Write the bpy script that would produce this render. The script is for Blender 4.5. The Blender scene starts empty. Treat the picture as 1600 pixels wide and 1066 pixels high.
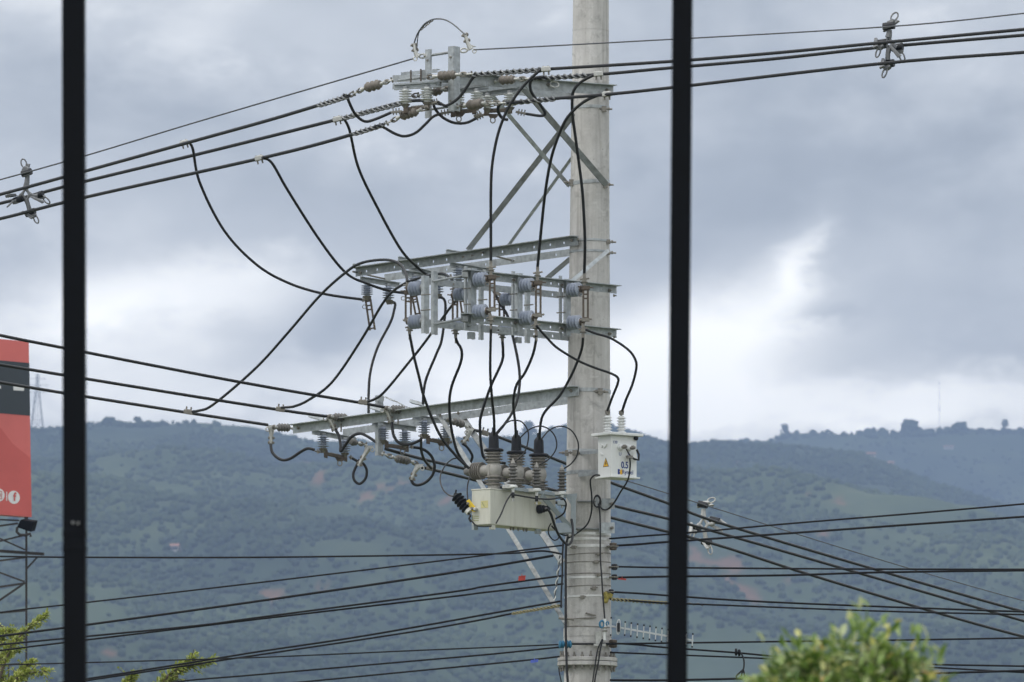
import bpy, math, random
import numpy as np
from mathutils import Vector, Matrix, noise as mnoise

random.seed(7)
scene = bpy.context.scene
COL = scene.collection
rad = math.radians

# ------------------------------------------------------------------ camera
PITCH = rad(6.2)
EYE = 3.0
FPX = 8876.0                                   # focal length in photograph pixels
cam_data = bpy.data.cameras.new('camera')
cam = bpy.data.objects.new('camera', cam_data)
COL.objects.link(cam)
cam.location = (0, 0, EYE)
cam.rotation_euler = (rad(90) + PITCH, 0, 0)
cam_data.sensor_width = 36.0
cam_data.lens = FPX / 1600 * 36.0
cam_data.clip_start = 0.5
cam_data.clip_end = 20000
cam_data.dof.use_dof = True
cam_data.dof.focus_distance = 52.0
cam_data.dof.aperture_fstop = 7.4
scene.camera = cam

# ------------------------------------------------------------------ sky
SUN_EL, SUN_AZ = rad(50), rad(238)             # azimuth clockwise from the view direction
world = bpy.data.worlds.new('World')
scene.world = world
world.use_nodes = True
nt = world.node_tree
nt.nodes.clear()


class NG:
    """tiny helper to write node graphs as expressions"""
    def __init__(s, tree): s.t = tree
    def node(s, kind, **kw):
        n = s.t.nodes.new(kind)
        for k, v in kw.items(): setattr(n, k, v)
        return n
    def put(s, sock, v):
        if isinstance(v, (int, float)): sock.default_value = v
        elif isinstance(v, tuple): sock.default_value = v
        else: s.t.links.new(v, sock)
    def m(s, op, a, b=0.0, c=0.0, clamp=False):
        n = s.node('ShaderNodeMath', operation=op, use_clamp=clamp)
        for i, v in enumerate((a, b, c)): s.put(n.inputs[i], v)
        return n.outputs[0]
    def noise(s, vec, scale, detail=6, rough=0.55, dist=0.0):
        n = s.node('ShaderNodeTexNoise')
        if vec is not None: s.put(n.inputs['Vector'], vec)
        n.inputs['Scale'].default_value = scale
        n.inputs['Detail'].default_value = detail
        n.inputs['Roughness'].default_value = rough
        n.inputs['Distortion'].default_value = dist
        return n.outputs['Fac']
    def ramp(s, fac, stops):
        n = s.node('ShaderNodeValToRGB')
        e = n.color_ramp.elements
        while len(e) < len(stops): e.new(0.5)
        for q, (p, c) in zip(e, stops):
            q.position = p
            q.color = (*c, 1) if len(c) == 3 else c
        s.put(n.inputs[0], fac)
        return n.outputs[0]
    def mix(s, fac, a, b):
        n = s.node('ShaderNodeMix', data_type='RGBA')
        s.put(n.inputs[0], fac)
        for sock, v in ((n.inputs[6], a), (n.inputs[7], b)):
            s.put(sock, (*v, 1) if isinstance(v, tuple) and len(v) == 3 else v)
        return n.outputs[2]


g = NG(nt)
tc = g.node('ShaderNodeTexCoord').outputs['Generated']
sep = g.node('ShaderNodeSeparateXYZ'); nt.links.new(tc, sep.inputs[0])
dx, dy, dz = sep.outputs
az = g.m('ARCTAN2', dx, dy)                    # radians, 0 = view direction
el = g.m('ARCSINE', dz)
# cloud sheets: long flat shapes near the horizon
cv = g.node('ShaderNodeCombineXYZ')
g.put(cv.inputs[0], g.m('MULTIPLY', az, 1.0)); g.put(cv.inputs[1], g.m('MULTIPLY', el, 1.75)); cv.inputs[2].default_value = 3.1
n_big = g.noise(cv.outputs[0], 11.0, 3, 0.5, 0.3)
n_mid = g.noise(cv.outputs[0], 34.0, 5, 0.52, 0.25)
n_fine = g.noise(cv.outputs[0], 95.0, 5, 0.55, 0.2)
wob = g.m('MULTIPLY', g.m('SUBTRACT', n_mid, 0.5), 0.030)
wob2 = g.m('MULTIPLY', g.m('SUBTRACT', n_fine, 0.5), 0.020)
azw = g.m('ADD', g.m('ADD', az, wob), wob2); elw = g.m('ADD', g.m('ADD', el, g.m('MULTIPLY', wob, 0.45)), g.m('MULTIPLY', wob2, 0.6))


def blob(px, py, rx, ry, amt, rot=0.0):
    """one bank of cloud, thicker (darker) or thinner (brighter) than its surroundings"""
    a0 = math.atan((px - 800) / FPX); e0 = PITCH + math.atan((533 - py) / FPX)
    u = g.m('SUBTRACT', azw, a0); v = g.m('SUBTRACT', elw, e0)
    c, s_ = math.cos(rot), math.sin(rot)
    uu = g.m('ADD', g.m('MULTIPLY', u, c * FPX / rx), g.m('MULTIPLY', v, s_ * FPX / rx))
    vv = g.m('SUBTRACT', g.m('MULTIPLY', v, c * FPX / ry), g.m('MULTIPLY', u, s_ * FPX / ry))
    r2 = g.m('ADD', g.m('MULTIPLY', uu, uu), g.m('MULTIPLY', vv, vv))
    return g.m('MULTIPLY', g.m('EXPONENT', g.m('MULTIPLY', r2, -1.0)), amt)


bright = g.m('ADD', g.m('MULTIPLY', g.m('SUBTRACT', n_big, 0.5), 0.52), 0.43)
bright = g.m('ADD', bright, g.m('MULTIPLY', g.m('SUBTRACT', n_mid, 0.5), 0.52))
bright = g.m('ADD', bright, g.m('MULTIPLY', g.m('SUBTRACT', n_fine, 0.5), 0.20))
for b in BLOBS if 'BLOBS' in globals() else [
        (1095, 535, 200, 92, 0.56, 0.28), (1238, 428, 38, 90, 0.34, -0.6), (250, 470, 215, 68, 0.44, 0.1),
        (680, 590, 330, 80, 0.40, 0.0), (1050, 650, 420, 50, 0.30, 0.0), (120, 600, 200, 80, 0.26, 0.0),
        (1480, 645, 260, 42, 0.30, 0.0), (500, 530, 80, 55, -0.30, 0.2), (380, 560, 90, 40, -0.10, 0.0),
        (1350, 260, 330, 140, -0.14, 0.1), (640, 300, 330, 90, -0.10, 0.0), (120, 160, 130, 60, -0.05, 0.0),
        (420, 90, 260, 70, 0.12, -0.2), (1250, 480, 120, 30, -0.05, 0.0), (1260, 500, 70, 20, -0.12, 0.0),
        (180, 350, 200, 50, 0.06, 0), (800, 640, 1500, 190, 0.12, 0.0)]:
    bright = g.m('ADD', bright, blob(*b))
cloud = g.ramp(bright, [(0.0, (0.215, 0.225, 0.235)), (0.28, (0.35, 0.366, 0.376)), (0.48, (0.515, 0.527, 0.53)), (0.75, (0.98, 0.97, 0.93)), (1.0, (1.32, 1.295, 1.23))])
# an overcast sky is brighter overhead than at the horizon
lift = g.m('ADD', g.m('ADD', 1.0, g.m('MULTIPLY', g.m('EXPONENT', g.m('MULTIPLY', g.m('ABSOLUTE', dz), -14.0)), 0.75)), g.m('MULTIPLY', g.m('MAXIMUM', g.m('SUBTRACT', dz, 0.17), 0.0), 1.3))
vm = g.node('ShaderNodeVectorMath', operation='SCALE')
nt.links.new(cloud, vm.inputs[0]); nt.links.new(lift, vm.inputs['Scale'])
sky = g.node('ShaderNodeTexSky', sky_type='NISHITA')
sky.sun_disc = False
sky.sun_elevation = SUN_EL
sky.sun_rotation = SUN_AZ
sk = g.node('ShaderNodeVectorMath', operation='SCALE')
nt.links.new(sky.outputs[0], sk.inputs[0]); sk.inputs['Scale'].default_value = 1.0
# the Background runs at strength 0.1: clouds are scaled up to sit beside the physical sky
vc = g.node('ShaderNodeVectorMath', operation='SCALE')
nt.links.new(vm.outputs[0], vc.inputs[0]); vc.inputs['Scale'].default_value = 20.0
mixed = g.mix(0.93, sk.outputs[0], vc.outputs[0])
bg = g.node('ShaderNodeBackground'); bg.inputs['Strength'].default_value = 0.1
nt.links.new(mixed, bg.inputs['Color'])
wo = g.node('ShaderNodeOutputWorld')
nt.links.new(bg.outputs[0], wo.inputs['Surface'])

sun_data = bpy.data.lights.new('sun', 'SUN')
sun_data.energy = 1.5
sun_data.angle = rad(14)
sun_data.color = (1.0, 0.96, 0.90)
sun = bpy.data.objects.new('sun', sun_data)
COL.objects.link(sun)
sd = Vector((math.sin(SUN_AZ) * math.cos(SUN_EL), math.cos(SUN_AZ) * math.cos(SUN_EL), math.sin(SUN_EL)))
sun.rotation_euler = (-sd).to_track_quat('-Z', 'Y').to_euler()

vs = scene.view_settings
vs.view_transform = 'Standard'
vs.look = 'None'
vs.exposure = 0.0
vs.gamma = 1.0
vs.use_curve_mapping = False
scene.cycles.volume_bounces = 0
scene.cycles.max_bounces = 6
scene.cycles.volume_step_rate = 4.0

# ------------------------------------------------------------------ helpers
Fv = Vector((0, math.cos(PITCH), math.sin(PITCH)))
Uv = Vector((0, -math.sin(PITCH), math.cos(PITCH)))
Rv = Vector((1, 0, 0))
UP = Vector((0, 0, 1))


def P(px, py, Y=52.0):
    """the point at distance Y in front of the camera that the photograph shows at (px, py)"""
    d = Fv + Rv * ((px - 800) / FPX) + Uv * ((533 - py) / FPX)
    return Vector((0, 0, EYE)) + d * (Y / d.y)


def S(npx, Y=52.0):
    """metres spanned by npx photograph pixels at distance Y"""
    return npx * Y / FPX * 1.006


class MB:
    def __init__(s): s.v = []; s.f = []; s.sm = []
    def add(s, vs_, fs, smooth=False):
        o = len(s.v); s.v += [tuple(p) for p in vs_]
        s.f += [tuple(i + o for i in q) for q in fs]; s.sm += [smooth] * len(fs)
        return s
    def box(s, c, ex, ey, ez):
        """centre and three half-extent vectors"""
        c = Vector(c)
        vs_ = [c + ex * a + ey * b + ez * d for a in (-1, 1) for b in (-1, 1) for d in (-1, 1)]
        return s.add(vs_, [(0, 1, 3, 2), (4, 6, 7, 5), (0, 4, 5, 1), (2, 3, 7, 6), (0, 2, 6, 4), (1, 5, 7, 3)])
    def bar(s, p0, p1, w, h, up=UP, ext=0.0):
        """rectangular bar, w across, h along up"""
        p0, p1 = Vector(p0), Vector(p1); d = (p1 - p0); L = d.length; d.normalize()
        side = d.cross(up)
        if side.length < 1e-4: side = d.cross(Vector((0, 1, 0)))
        side.normalize(); u = side.cross(d).normalized()
        return s.box((p0 + p1) / 2, d * (L / 2 + ext), side * (w / 2), u * (h / 2))
    def tube(s, pts, r, n=8, closed=False, cap=True):
        pts = [Vector(p) for p in pts]; N = len(pts)
        rr = r if isinstance(r, (list, tuple)) else [r] * N
        tang = []
        for i in range(N):
            a = pts[(i - 1) % N] if (closed or i > 0) else pts[i]
            b = pts[(i + 1) % N] if (closed or i < N - 1) else pts[i]
            t = (b - a)
            tang.append(t.normalized() if t.length > 1e-9 else Vector((0, 0, 1)))
        t0 = tang[0]; nrm = t0.cross(Vector((0.31, 0.22, 0.92)))
        if nrm.length < 1e-3: nrm = t0.cross(Vector((1, 0, 0)))
        nrm.normalize(); vs_ = []
        for i in range(N):
            t = tang[i]; nrm = (nrm - t * nrm.dot(t)); nrm.normalize(); bn = t.cross(nrm)
            for k in range(n):
                a = 2 * math.pi * k / n
                vs_.append(pts[i] + (nrm * math.cos(a) + bn * math.sin(a)) * rr[i])
        fs = []
        for i in range(N if closed else N - 1):
            j = (i + 1) % N
            for k in range(n):
                k2 = (k + 1) % n
                fs.append((i * n + k, i * n + k2, j * n + k2, j * n + k))
        s.add(vs_, fs, True)
        if cap and not closed:
            o = len(s.v) - len(vs_)
            s.f.append(tuple(o + k for k in reversed(range(n)))); s.sm.append(False)
            s.f.append(tuple(o + (N - 1) * n + k for k in range(n))); s.sm.append(False)
        return s
    def lathe(s, prof, origin, axis=UP, n=20):
        """profile [(r, z)] turned about axis from origin"""
        a = Vector(axis).normalized(); o = Vector(origin)
        e1 = a.cross(Vector((0.3, 0.9, 0.1)))
        if e1.length < 1e-3: e1 = a.cross(Vector((1, 0, 0)))
        e1.normalize(); e2 = a.cross(e1); vs_ = []
        for r, z in prof:
            for k in range(n):
                t = 2 * math.pi * k / n
                vs_.append(o + a * z + (e1 * math.cos(t) + e2 * math.sin(t)) * max(r, 1e-5))
        fs = []
        for i in range(len(prof) - 1):
            for k in range(n):
                k2 = (k + 1) % n
                fs.append((i * n + k, i * n + k2, (i + 1) * n + k2, (i + 1) * n + k))
        s.add(vs_, fs, True)
        b = len(s.v) - len(vs_)
        s.f.append(tuple(b + k for k in reversed(range(n)))); s.sm.append(False)
        s.f.append(tuple(b + (len(prof) - 1) * n + k for k in range(n))); s.sm.append(False)
        return s
    def cyl(s, p0, p1, r, n=12):
        p0, p1 = Vector(p0), Vector(p1)
        return s.lathe([(r, 0), (r, (p1 - p0).length)], p0, p1 - p0, n)
    def ring(s, c, axis, R, r, n=16, m=6, squash=1.0, long=None):
        """torus, stretched along `long` by squash"""
        a = Vector(axis).normalized(); e1 = Vector(long) if long is not None else a.cross(Vector((0.2, 0.4, 0.9)))
        e1 = (e1 - a * e1.dot(a)).normalized(); e2 = a.cross(e1)
        pts = [Vector(c) + e1 * (R * squash * math.cos(2 * math.pi * k / n)) + e2 * (R * math.sin(2 * math.pi * k / n)) for k in range(n)]
        return s.tube(pts, r, m, closed=True)
    def prism(s, poly, n_vec):
        """closed polygon of points pushed along n_vec"""
        N = len(poly); a = [Vector(p) for p in poly]; b = [p + n_vec for p in a]
        fs = [tuple(reversed(range(N))), tuple(range(N, 2 * N))] + [(i, (i + 1) % N, N + (i + 1) % N, N + i) for i in range(N)]
        return s.add(a + b, fs)
    def build(s, name, mat, parent=None, origin=None, bevel=0.0, sharp=38):
        me = bpy.data.meshes.new(name)
        if origin is None: origin = Vector(parent['_o']) if parent is not None else Vector((0, 0, 0))
        o3 = Vector(origin)
        me.from_pydata([tuple(Vector(p) - o3) for p in s.v], [], s.f)
        me.polygons.foreach_set('use_smooth', s.sm)
        me.update()
        if any(s.sm): me.set_sharp_from_angle(angle=rad(sharp))
        me.materials.append(mat)
        ob = bpy.data.objects.new(name, me)
        COL.objects.link(ob)
        if parent is not None:
            ob.parent = parent
        else:
            ob.location = o3
        ob['_o'] = tuple(o3)
        if bevel:
            bm_ = ob.modifiers.new('edge', 'BEVEL'); bm_.width = bevel; bm_.segments = 2; bm_.limit_method = 'ANGLE'
        return ob


def tag(o, label=None, cat=None, group=None, kind=None):
    if label: o['label'] = label
    if cat: o['category'] = cat
    if group: o['group'] = group
    if kind: o['kind'] = kind
    return o


def thing(name, loc, label, cat, group=None):
    o = bpy.data.objects.new(name, None)
    o.empty_display_size = 0.1
    COL.objects.link(o)
    o.location = loc
    o['_o'] = tuple(loc)
    return tag(o, label, cat, group)


def spline(pts, sub=8):
    """Catmull-Rom through the points (tuples of any length)"""
    n = len(pts); out = []
    for i in range(n - 1):
        p0 = pts[max(i - 1, 0)]; p1 = pts[i]; p2 = pts[i + 1]; p3 = pts[min(i + 2, n - 1)]
        # centripetal-ish: scale tangents to the segment length so bends do not overshoot
        for k in range(sub):
            t = k / sub; t2 = t * t; t3 = t2 * t
            out.append(tuple(0.5 * ((2 * b) + (-a + c) * t + (2 * a - 5 * b + 4 * c - d) * t2 + (-a + 3 * b - 3 * c + d) * t3)
                             for a, b, c, d in zip(p0, p1, p2, p3)))
    out.append(tuple(pts[-1]))
    return out


# ------------------------------------------------------------------ materials
def mat(name, base, rough=0.6, metal=0.0, var=0.12, scale=6.0, bump=0.0, bscale=60.0, dirt=None, dirt_scale=3.0, dirt_amt=0.5, spec=0.5, coat=0.0, stretch=None, each=0.0):
    m = bpy.data.materials.new(name)
    m.use_nodes = True
    t = m.node_tree; G = NG(t)
    b = t.nodes['Principled BSDF']
    co = G.node('ShaderNodeTexCoord').outputs['Object']
    if stretch:
        mp = G.node('ShaderNodeMapping'); mp.inputs['Scale'].default_value = stretch
        t.links.new(co, mp.inputs[0]); co = mp.outputs[0]
    n = G.noise(co, scale, 6, 0.6)
    lo = tuple(max(0, c * (1 - var)) for c in base); hi = tuple(min(1, c * (1 + var)) for c in base)
    c = G.ramp(n, [(0.3, lo), (0.7, hi)])
    if dirt:
        n2 = G.noise(co, dirt_scale, 8, 0.65, 0.4)
        fac = G.m('MULTIPLY', G.m('MULTIPLY_ADD', n2, 4.0, -2.1, clamp=True), dirt_amt)
        c = G.mix(fac, c, dirt)
    if each:                                                     # every piece weathers a little differently
        hs = G.node('ShaderNodeHueSaturation')
        t.links.new(c, hs.inputs['Color'])
        t.links.new(G.m('MULTIPLY_ADD', G.node('ShaderNodeObjectInfo').outputs['Random'], 2 * each, 1 - each), hs.inputs['Value'])
        c = hs.outputs[0]
    t.links.new(c, b.inputs['Base Color'])
    b.inputs['Metallic'].default_value = metal
    b.inputs['Specular IOR Level'].default_value = spec
    b.inputs['Coat Weight'].default_value = coat
    t.links.new(G.m('MULTIPLY_ADD', n, 0.16, rough - 0.08, clamp=True), b.inputs['Roughness'])
    if bump:
        bn = G.node('ShaderNodeBump'); bn.inputs['Strength'].default_value = bump; bn.inputs['Distance'].default_value = 0.01
        t.links.new(G.noise(co, bscale, 8, 0.6), bn.inputs['Height']); t.links.new(bn.outputs[0], b.inputs['Normal'])
    return m


M = {}
M['galv'] = mat('galvanised steel', (0.385, 0.41, 0.425), 0.55, 0.45, 0.26, 22.0, 0.2, 120, dirt=(0.19, 0.175, 0.155), dirt_scale=7, dirt_amt=0.6, each=0.16)
M['galv_dark'] = mat('weathered steel', (0.26, 0.275, 0.28), 0.6, 0.4, 0.3, 24.0, 0.2, 150, dirt=(0.16, 0.14, 0.12), dirt_scale=8, dirt_amt=0.5, each=0.14)
M['alu'] = mat('cast aluminium', (0.50, 0.50, 0.48), 0.5, 0.45, 0.15, 40.0, 0.1, 200, dirt=(0.16, 0.14, 0.12), dirt_scale=25, dirt_amt=0.5)
M['strap'] = mat('bright steel strap', (0.66, 0.66, 0.65), 0.4, 0.3, 0.12, 20.0)
M['fitting'] = mat('dull forged fittings', (0.24, 0.225, 0.20), 0.55, 0.5, 0.3, 60.0, 0.1, 200, dirt=(0.10, 0.08, 0.06), dirt_scale=30, dirt_amt=0.5)
M['bronze'] = mat('tarnished bronze', (0.105, 0.085, 0.068), 0.55, 0.4, 0.3, 50.0, 0.1, 200, dirt=(0.20, 0.13, 0.07), dirt_scale=40, dirt_amt=0.4)
M['cable'] = mat('black cable jacket', (0.006, 0.006, 0.007), 0.42, 0.0, 0.3, 25.0, spec=0.5, each=0.3)
M['comm'] = mat('dull black communication cable', (0.008, 0.008, 0.010), 0.6, 0.0, 0.2, 40.0, spec=0.25)
M['strand'] = mat('grey steel strand', (0.10, 0.105, 0.115), 0.5, 0.4, 0.2, 60.0)
M['grip'] = mat('bright preformed grip wire', (0.21, 0.215, 0.22), 0.45, 0.5, 0.2, 60.0)
M['porcelain'] = mat('pale blue grey polymer', (0.33, 0.365, 0.445), 0.45, 0.0, 0.06, 30.0, dirt=(0.34, 0.34, 0.35), dirt_scale=18, dirt_amt=0.4)
M['porcelain_white'] = mat('off white polymer', (0.68, 0.69, 0.685), 0.45, 0.0, 0.06, 30.0, dirt=(0.33, 0.33, 0.32), dirt_scale=18, dirt_amt=0.4)
M['brown_ins'] = mat('brown grey polymer', (0.16, 0.14, 0.12), 0.65, 0.0, 0.15, 40.0)
M['grey_ins'] = mat('dark grey polymer', (0.135, 0.13, 0.122), 0.65, 0.0, 0.15, 40.0)
M['taupe'] = mat('taupe polymer', (0.34, 0.325, 0.30), 0.55, 0.0, 0.08, 20.0)
M['taupe_dark'] = mat('dark taupe sheds', (0.20, 0.185, 0.165), 0.6, 0.0, 0.12, 20.0)
M['black_rubber'] = mat('black rubber boot', (0.013, 0.014, 0.018), 0.55, 0.0, 0.2, 20.0, spec=0.35)
M['beige'] = mat('beige painted steel', (0.56, 0.555, 0.485), 0.45, 0.0, 0.05, 1.0, dirt=(0.33, 0.31, 0.25), dirt_scale=1.4, dirt_amt=0.55, stretch=(11, 11, 1.6))
M['bracket'] = mat('blue grey painted bracket', (0.31, 0.35, 0.37), 0.5, 0.3, 0.1, 10.0, dirt=(0.2, 0.2, 0.2), dirt_scale=8, dirt_amt=0.4)
M['white'] = mat('white painted steel', (0.74, 0.75, 0.74), 0.4, 0.0, 0.03, 1.0, dirt=(0.44, 0.42, 0.37), dirt_scale=1.6, dirt_amt=0.45, stretch=(14, 14, 2.2))
M['yellow'] = mat('yellow paint', (0.75, 0.52, 0.03), 0.5, 0.0, 0.08, 20.0)
M['pale_yellow'] = mat('faded yellow sticker', (0.55, 0.50, 0.24), 0.5, 0.0, 0.12, 40.0)
M['ink_blue'] = mat('blue print', (0.02, 0.05, 0.22), 0.5)
M['ink_amber'] = mat('amber print', (0.75, 0.42, 0.03), 0.5)
M['ink_black'] = mat('black print', (0.015, 0.015, 0.018), 0.5)
M['ink_green'] = mat('olive print', (0.30, 0.32, 0.16), 0.5)
M['post'] = mat('black painted post', (0.0025, 0.0032, 0.005), 0.7, 0.0, 0.2, 8.0, 0.05, 60, spec=0.12)
M['red_banner'] = mat('red printed banner', (0.66, 0.150, 0.135), 0.55, 0.0, 0.10, 0.9, 0.25, 1.4)
M['dark_banner'] = mat('dark grey print', (0.035, 0.045, 0.055), 0.55, 0.0, 0.15, 0.9)
M['white_print'] = mat('white print', (0.75, 0.74, 0.74), 0.55, 0.0, 0.04, 2)
M['dark_steel'] = mat('dark rusty lattice steel', (0.035, 0.03, 0.028), 0.7, 0.2, 0.3, 8.0)
M['red_plastic'] = mat('red plastic tag', (0.50, 0.05, 0.04), 0.5)
M['blue_plastic'] = mat('blue plastic tag', (0.08, 0.13, 0.55), 0.5)
M['teal_plastic'] = mat('blue plastic spool', (0.03, 0.17, 0.30), 0.5)
M['yellow_wrap'] = mat('yellow and grey wrap', (0.27, 0.24, 0.13), 0.6, 0.0, 0.3, 60)
M['straw'] = mat('yellow foam stain', (0.30, 0.25, 0.06), 0.8, 0.0, 0.3, 30, 0.5, 40)
M['antenna'] = mat('white antenna metal', (0.52, 0.54, 0.56), 0.45, 0.3, 0.06, 20)


def concrete_mat():
    m = bpy.data.materials.new('spun concrete'); m.use_nodes = True
    t = m.node_tree; G = NG(t); b = t.nodes['Principled BSDF']
    co = G.node('ShaderNodeTexCoord').outputs['Object']
    mp = G.node('ShaderNodeMapping'); mp.inputs['Scale'].default_value = (9.0, 9.0, 0.55); t.links.new(co, mp.inputs[0])
    streak = G.noise(mp.outputs[0], 1.0, 6, 0.6)
    blot = G.noise(co, 3.5, 8, 0.68, 0.3)
    grain = G.noise(co, 75.0, 5, 0.7)
    c = G.ramp(G.m('ADD', G.m('MULTIPLY', streak, 0.55), G.m('MULTIPLY', blot, 0.45)),
               [(0.30, (0.29, 0.278, 0.265)), (0.46, (0.475, 0.46, 0.445)), (0.56, (0.56, 0.545, 0.528)), (0.72, (0.70, 0.685, 0.665))])
    c = G.mix(G.m('MULTIPLY', G.m('MULTIPLY_ADD', grain, 5.0, -2.7, clamp=True), 0.35), c, (0.25, 0.245, 0.235))
    # rain streaks running down and broad water stains
    mp2 = G.node('ShaderNodeMapping'); mp2.inputs['Scale'].default_value = (26.0, 26.0, 0.9); t.links.new(co, mp2.inputs[0])
    drip = G.noise(mp2.outputs[0], 1.0, 4, 0.55, 0.5)
    c = G.mix(G.m('MULTIPLY', G.m('MULTIPLY_ADD', drip, 5.0, -2.6, clamp=True), 0.55), c, (0.27, 0.25, 0.23))
    patch = G.noise(co, 7.0, 6, 0.7, 0.6)
    c = G.mix(G.m('MULTIPLY', G.m('MULTIPLY_ADD', patch, 6.0, -3.2, clamp=True), 0.62), c, (0.22, 0.21, 0.2))
    c = G.mix(G.m('MULTIPLY', G.m('MULTIPLY_ADD', G.noise(co, 11.0, 5, 0.6, 1.2), 7.0, -4.1, clamp=True), 0.5), c, (0.70, 0.69, 0.67))
    # small blow holes
    vor = G.node('ShaderNodeTexVoronoi'); vor.inputs['Scale'].default_value = 14.0; t.links.new(co, vor.inputs['Vector'])
    hole = G.m('LESS_THAN', vor.outputs['Distance'], 0.085)
    c = G.mix(G.m('MULTIPLY', hole, G.m('MULTIPLY_ADD', blot, 6.0, -3.1, clamp=True)), c, (0.17, 0.165, 0.155))
    t.links.new(c, b.inputs['Base Color'])
    b.inputs['Roughness'].default_value = 0.85
    bn = G.node('ShaderNodeBump'); bn.inputs['Strength'].default_value = 0.35; bn.inputs['Distance'].default_value = 0.008
    t.links.new(G.m('ADD', grain, G.m('MULTIPLY', hole, -0.8)), bn.inputs['Height']); t.links.new(bn.outputs[0], b.inputs['Normal'])
    return m


M['concrete'] = concrete_mat()

# ------------------------------------------------------------------ land: ground, two hills, forest
def np_noise(x, y, seed=0):
    """value noise on arrays"""
    xi = np.floor(x).astype(np.int64); yi = np.floor(y).astype(np.int64)
    xf = x - xi; yf = y - yi
    u = xf * xf * (3 - 2 * xf); v = yf * yf * (3 - 2 * yf)
    def h(i, j):
        n = (i * 374761393 + j * 668265263 + seed * 974634777) & 0xffffffff
        n = ((n ^ (n >> 13)) * 1274126177) & 0xffffffff
        return ((n ^ (n >> 16)) & 0xffff) / 65535.0
    return (h(xi, yi) * (1 - u) + h(xi + 1, yi) * u) * (1 - v) + (h(xi, yi + 1) * (1 - u) + h(xi + 1, yi + 1) * u) * v


def fbm(x, y, seed, octs=5, gain=0.5):
    s = np.zeros_like(x, dtype=float); a = 1.0; tot = 0
    for o in range(octs):
        s += a * (np_noise(x * 2 ** o, y * 2 ** o, seed + o) - 0.5); tot += a; a *= gain
    return s / tot


def ridge_z(px, table, Yr):
    xs = [t[0] for t in table]; ys = [t[1] for t in table]
    py = np.interp(px, xs, ys)
    ang = np.tan(PITCH + np.arctan((533 - py) / FPX))
    return EYE + Yr * ang


RIDGE_A = [(-3500, 900), (-1500, 760), (-300, 690), (0, 676), (46, 671), (100, 667), (150, 660), (200, 661), (300, 659), (350, 661), (400, 664),
           (450, 677), (510, 692), (560, 688), (610, 692), (660, 690), (710, 684), (780, 684), (830, 680), (870, 670), (900, 660), (950, 668),
           (985, 677), (1030, 690), (1080, 692), (1150, 691), (1230, 697), (1340, 708), (1440, 751), (1600, 800), (1900, 890), (3000, 1050), (5000, 1150)]
RIDGE_B = [(-3500, 1000), (0, 900), (800, 740), (1000, 705), (1100, 696), (1200, 688), (1260, 679), (1340, 676), (1420, 676), (1500, 674), (1600, 675), (2000, 690), (3000, 780), (5000, 1000)]
YA, YA0 = 3000.0, 900.0
YB, YB0 = 4200.0, 2500.0


def hill_z(X, Y, table, Yr, Y0, seed):
    px = 800 + FPX * X / Yr * (1 - 0.006)
    H = ridge_z(px, table, Yr)
    t = (Y - Y0) / (Yr - Y0)
    rise = np.where(t < 1, np.clip(t, -0.2, 1) ** 1.0 if False else np.sign(t) * np.abs(np.clip(t, -0.2, 1)) ** 1.12, 1 - 0.55 * (t - 1) ** 1.2 * np.sign(np.maximum(t - 1, 0)))
    mask = np.clip(t, 0, 1) * np.clip(1.0 - t, 0, 1) ** 1.15 * 2.9
    gully = fbm(X / 420 + Y / 900, Y / 700, seed, 5) * 210 + fbm(X / 120, Y / 170, seed + 9, 4) * 70
    return H * rise + gully * mask + fbm(X / 30, Y / 40, seed + 20, 3) * 5 * np.clip(t * 3, 0, 1)


def ray_hit(px, py):
    d = Fv + Rv * ((px - 800) / FPX) + Uv * ((533 - py) / FPX)
    Ys = np.linspace(YA0, YA + 60, 900)
    X = d.x / d.y * Ys; Z = EYE + d.z / d.y * Ys
    h = hill_z(X, Ys, RIDGE_A, YA, YA0, 3)
    k = np.argmax(h > Z)
    return X[k], Ys[k]


SOIL = [(470, 727, 40, 10), (430, 925, 35, 12), (518, 917, 25, 7), (575, 783, 25, 5), (500, 740, 25, 6), (560, 722, 30, 5), (465, 796, 9, 5),
        (1150, 915, 55, 16), (1235, 920, 25, 10), (1120, 880, 60, 8), (700, 790, 30, 6), (540, 824, 14, 5), (275, 862, 14, 4), (640, 745, 22, 5),
        (1150, 722, 18, 6), (1250, 718, 18, 5), (1290, 845, 26, 5), (610, 760, 30, 5), (180, 1030, 30, 7), (1260, 770, 10, 4), (1320, 785, 20, 4)]
SOIL_W = []
for (a, b, rx, ry) in SOIL:
    hx, hy = ray_hit(a, b); hx2, hy2 = ray_hit(a, b - ry)
    SOIL_W.append((hx, hy, 0.75 * rx * hy / FPX, min(34.0, max(7.0, 0.8 * abs(hy2 - hy)))))
CLEAR = [(330, 790, 60, 40), (270, 800, 90, 16), (360, 745, 110, 10), (240, 835, 60, 20), (1120, 790, 90, 18), (1330, 770, 80, 14), (620, 900, 120, 20),
         (1200, 870, 150, 12), (300, 665, 120, 5), (560, 860, 150, 18), (1480, 1010, 90, 20), (180, 720, 60, 15)]
CLEAR_W = []
for (a, b, rx, ry) in CLEAR:
    hx, hy = ray_hit(a, b); hx2, hy2 = ray_hit(a, b - ry)
    CLEAR_W.append((hx, hy, 0.9 * rx * hy / FPX, min(120.0, max(15.0, abs(hy2 - hy)))))


def patches(X, Y, lst, k):
    s = np.zeros_like(X)
    wx = fbm(X / 9, Y / 30, 71, 4) * 14; wy = fbm(X / 12, Y / 30, 83, 4) * 46
    for (a, b, rx, ry) in lst:
        s = np.maximum(s, np.exp(-(((X + wx - a) / rx) ** 2 + ((Y + wy - b) / ry) ** 2)))
    return np.clip((s - 0.35) * k, 0, 1)


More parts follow.
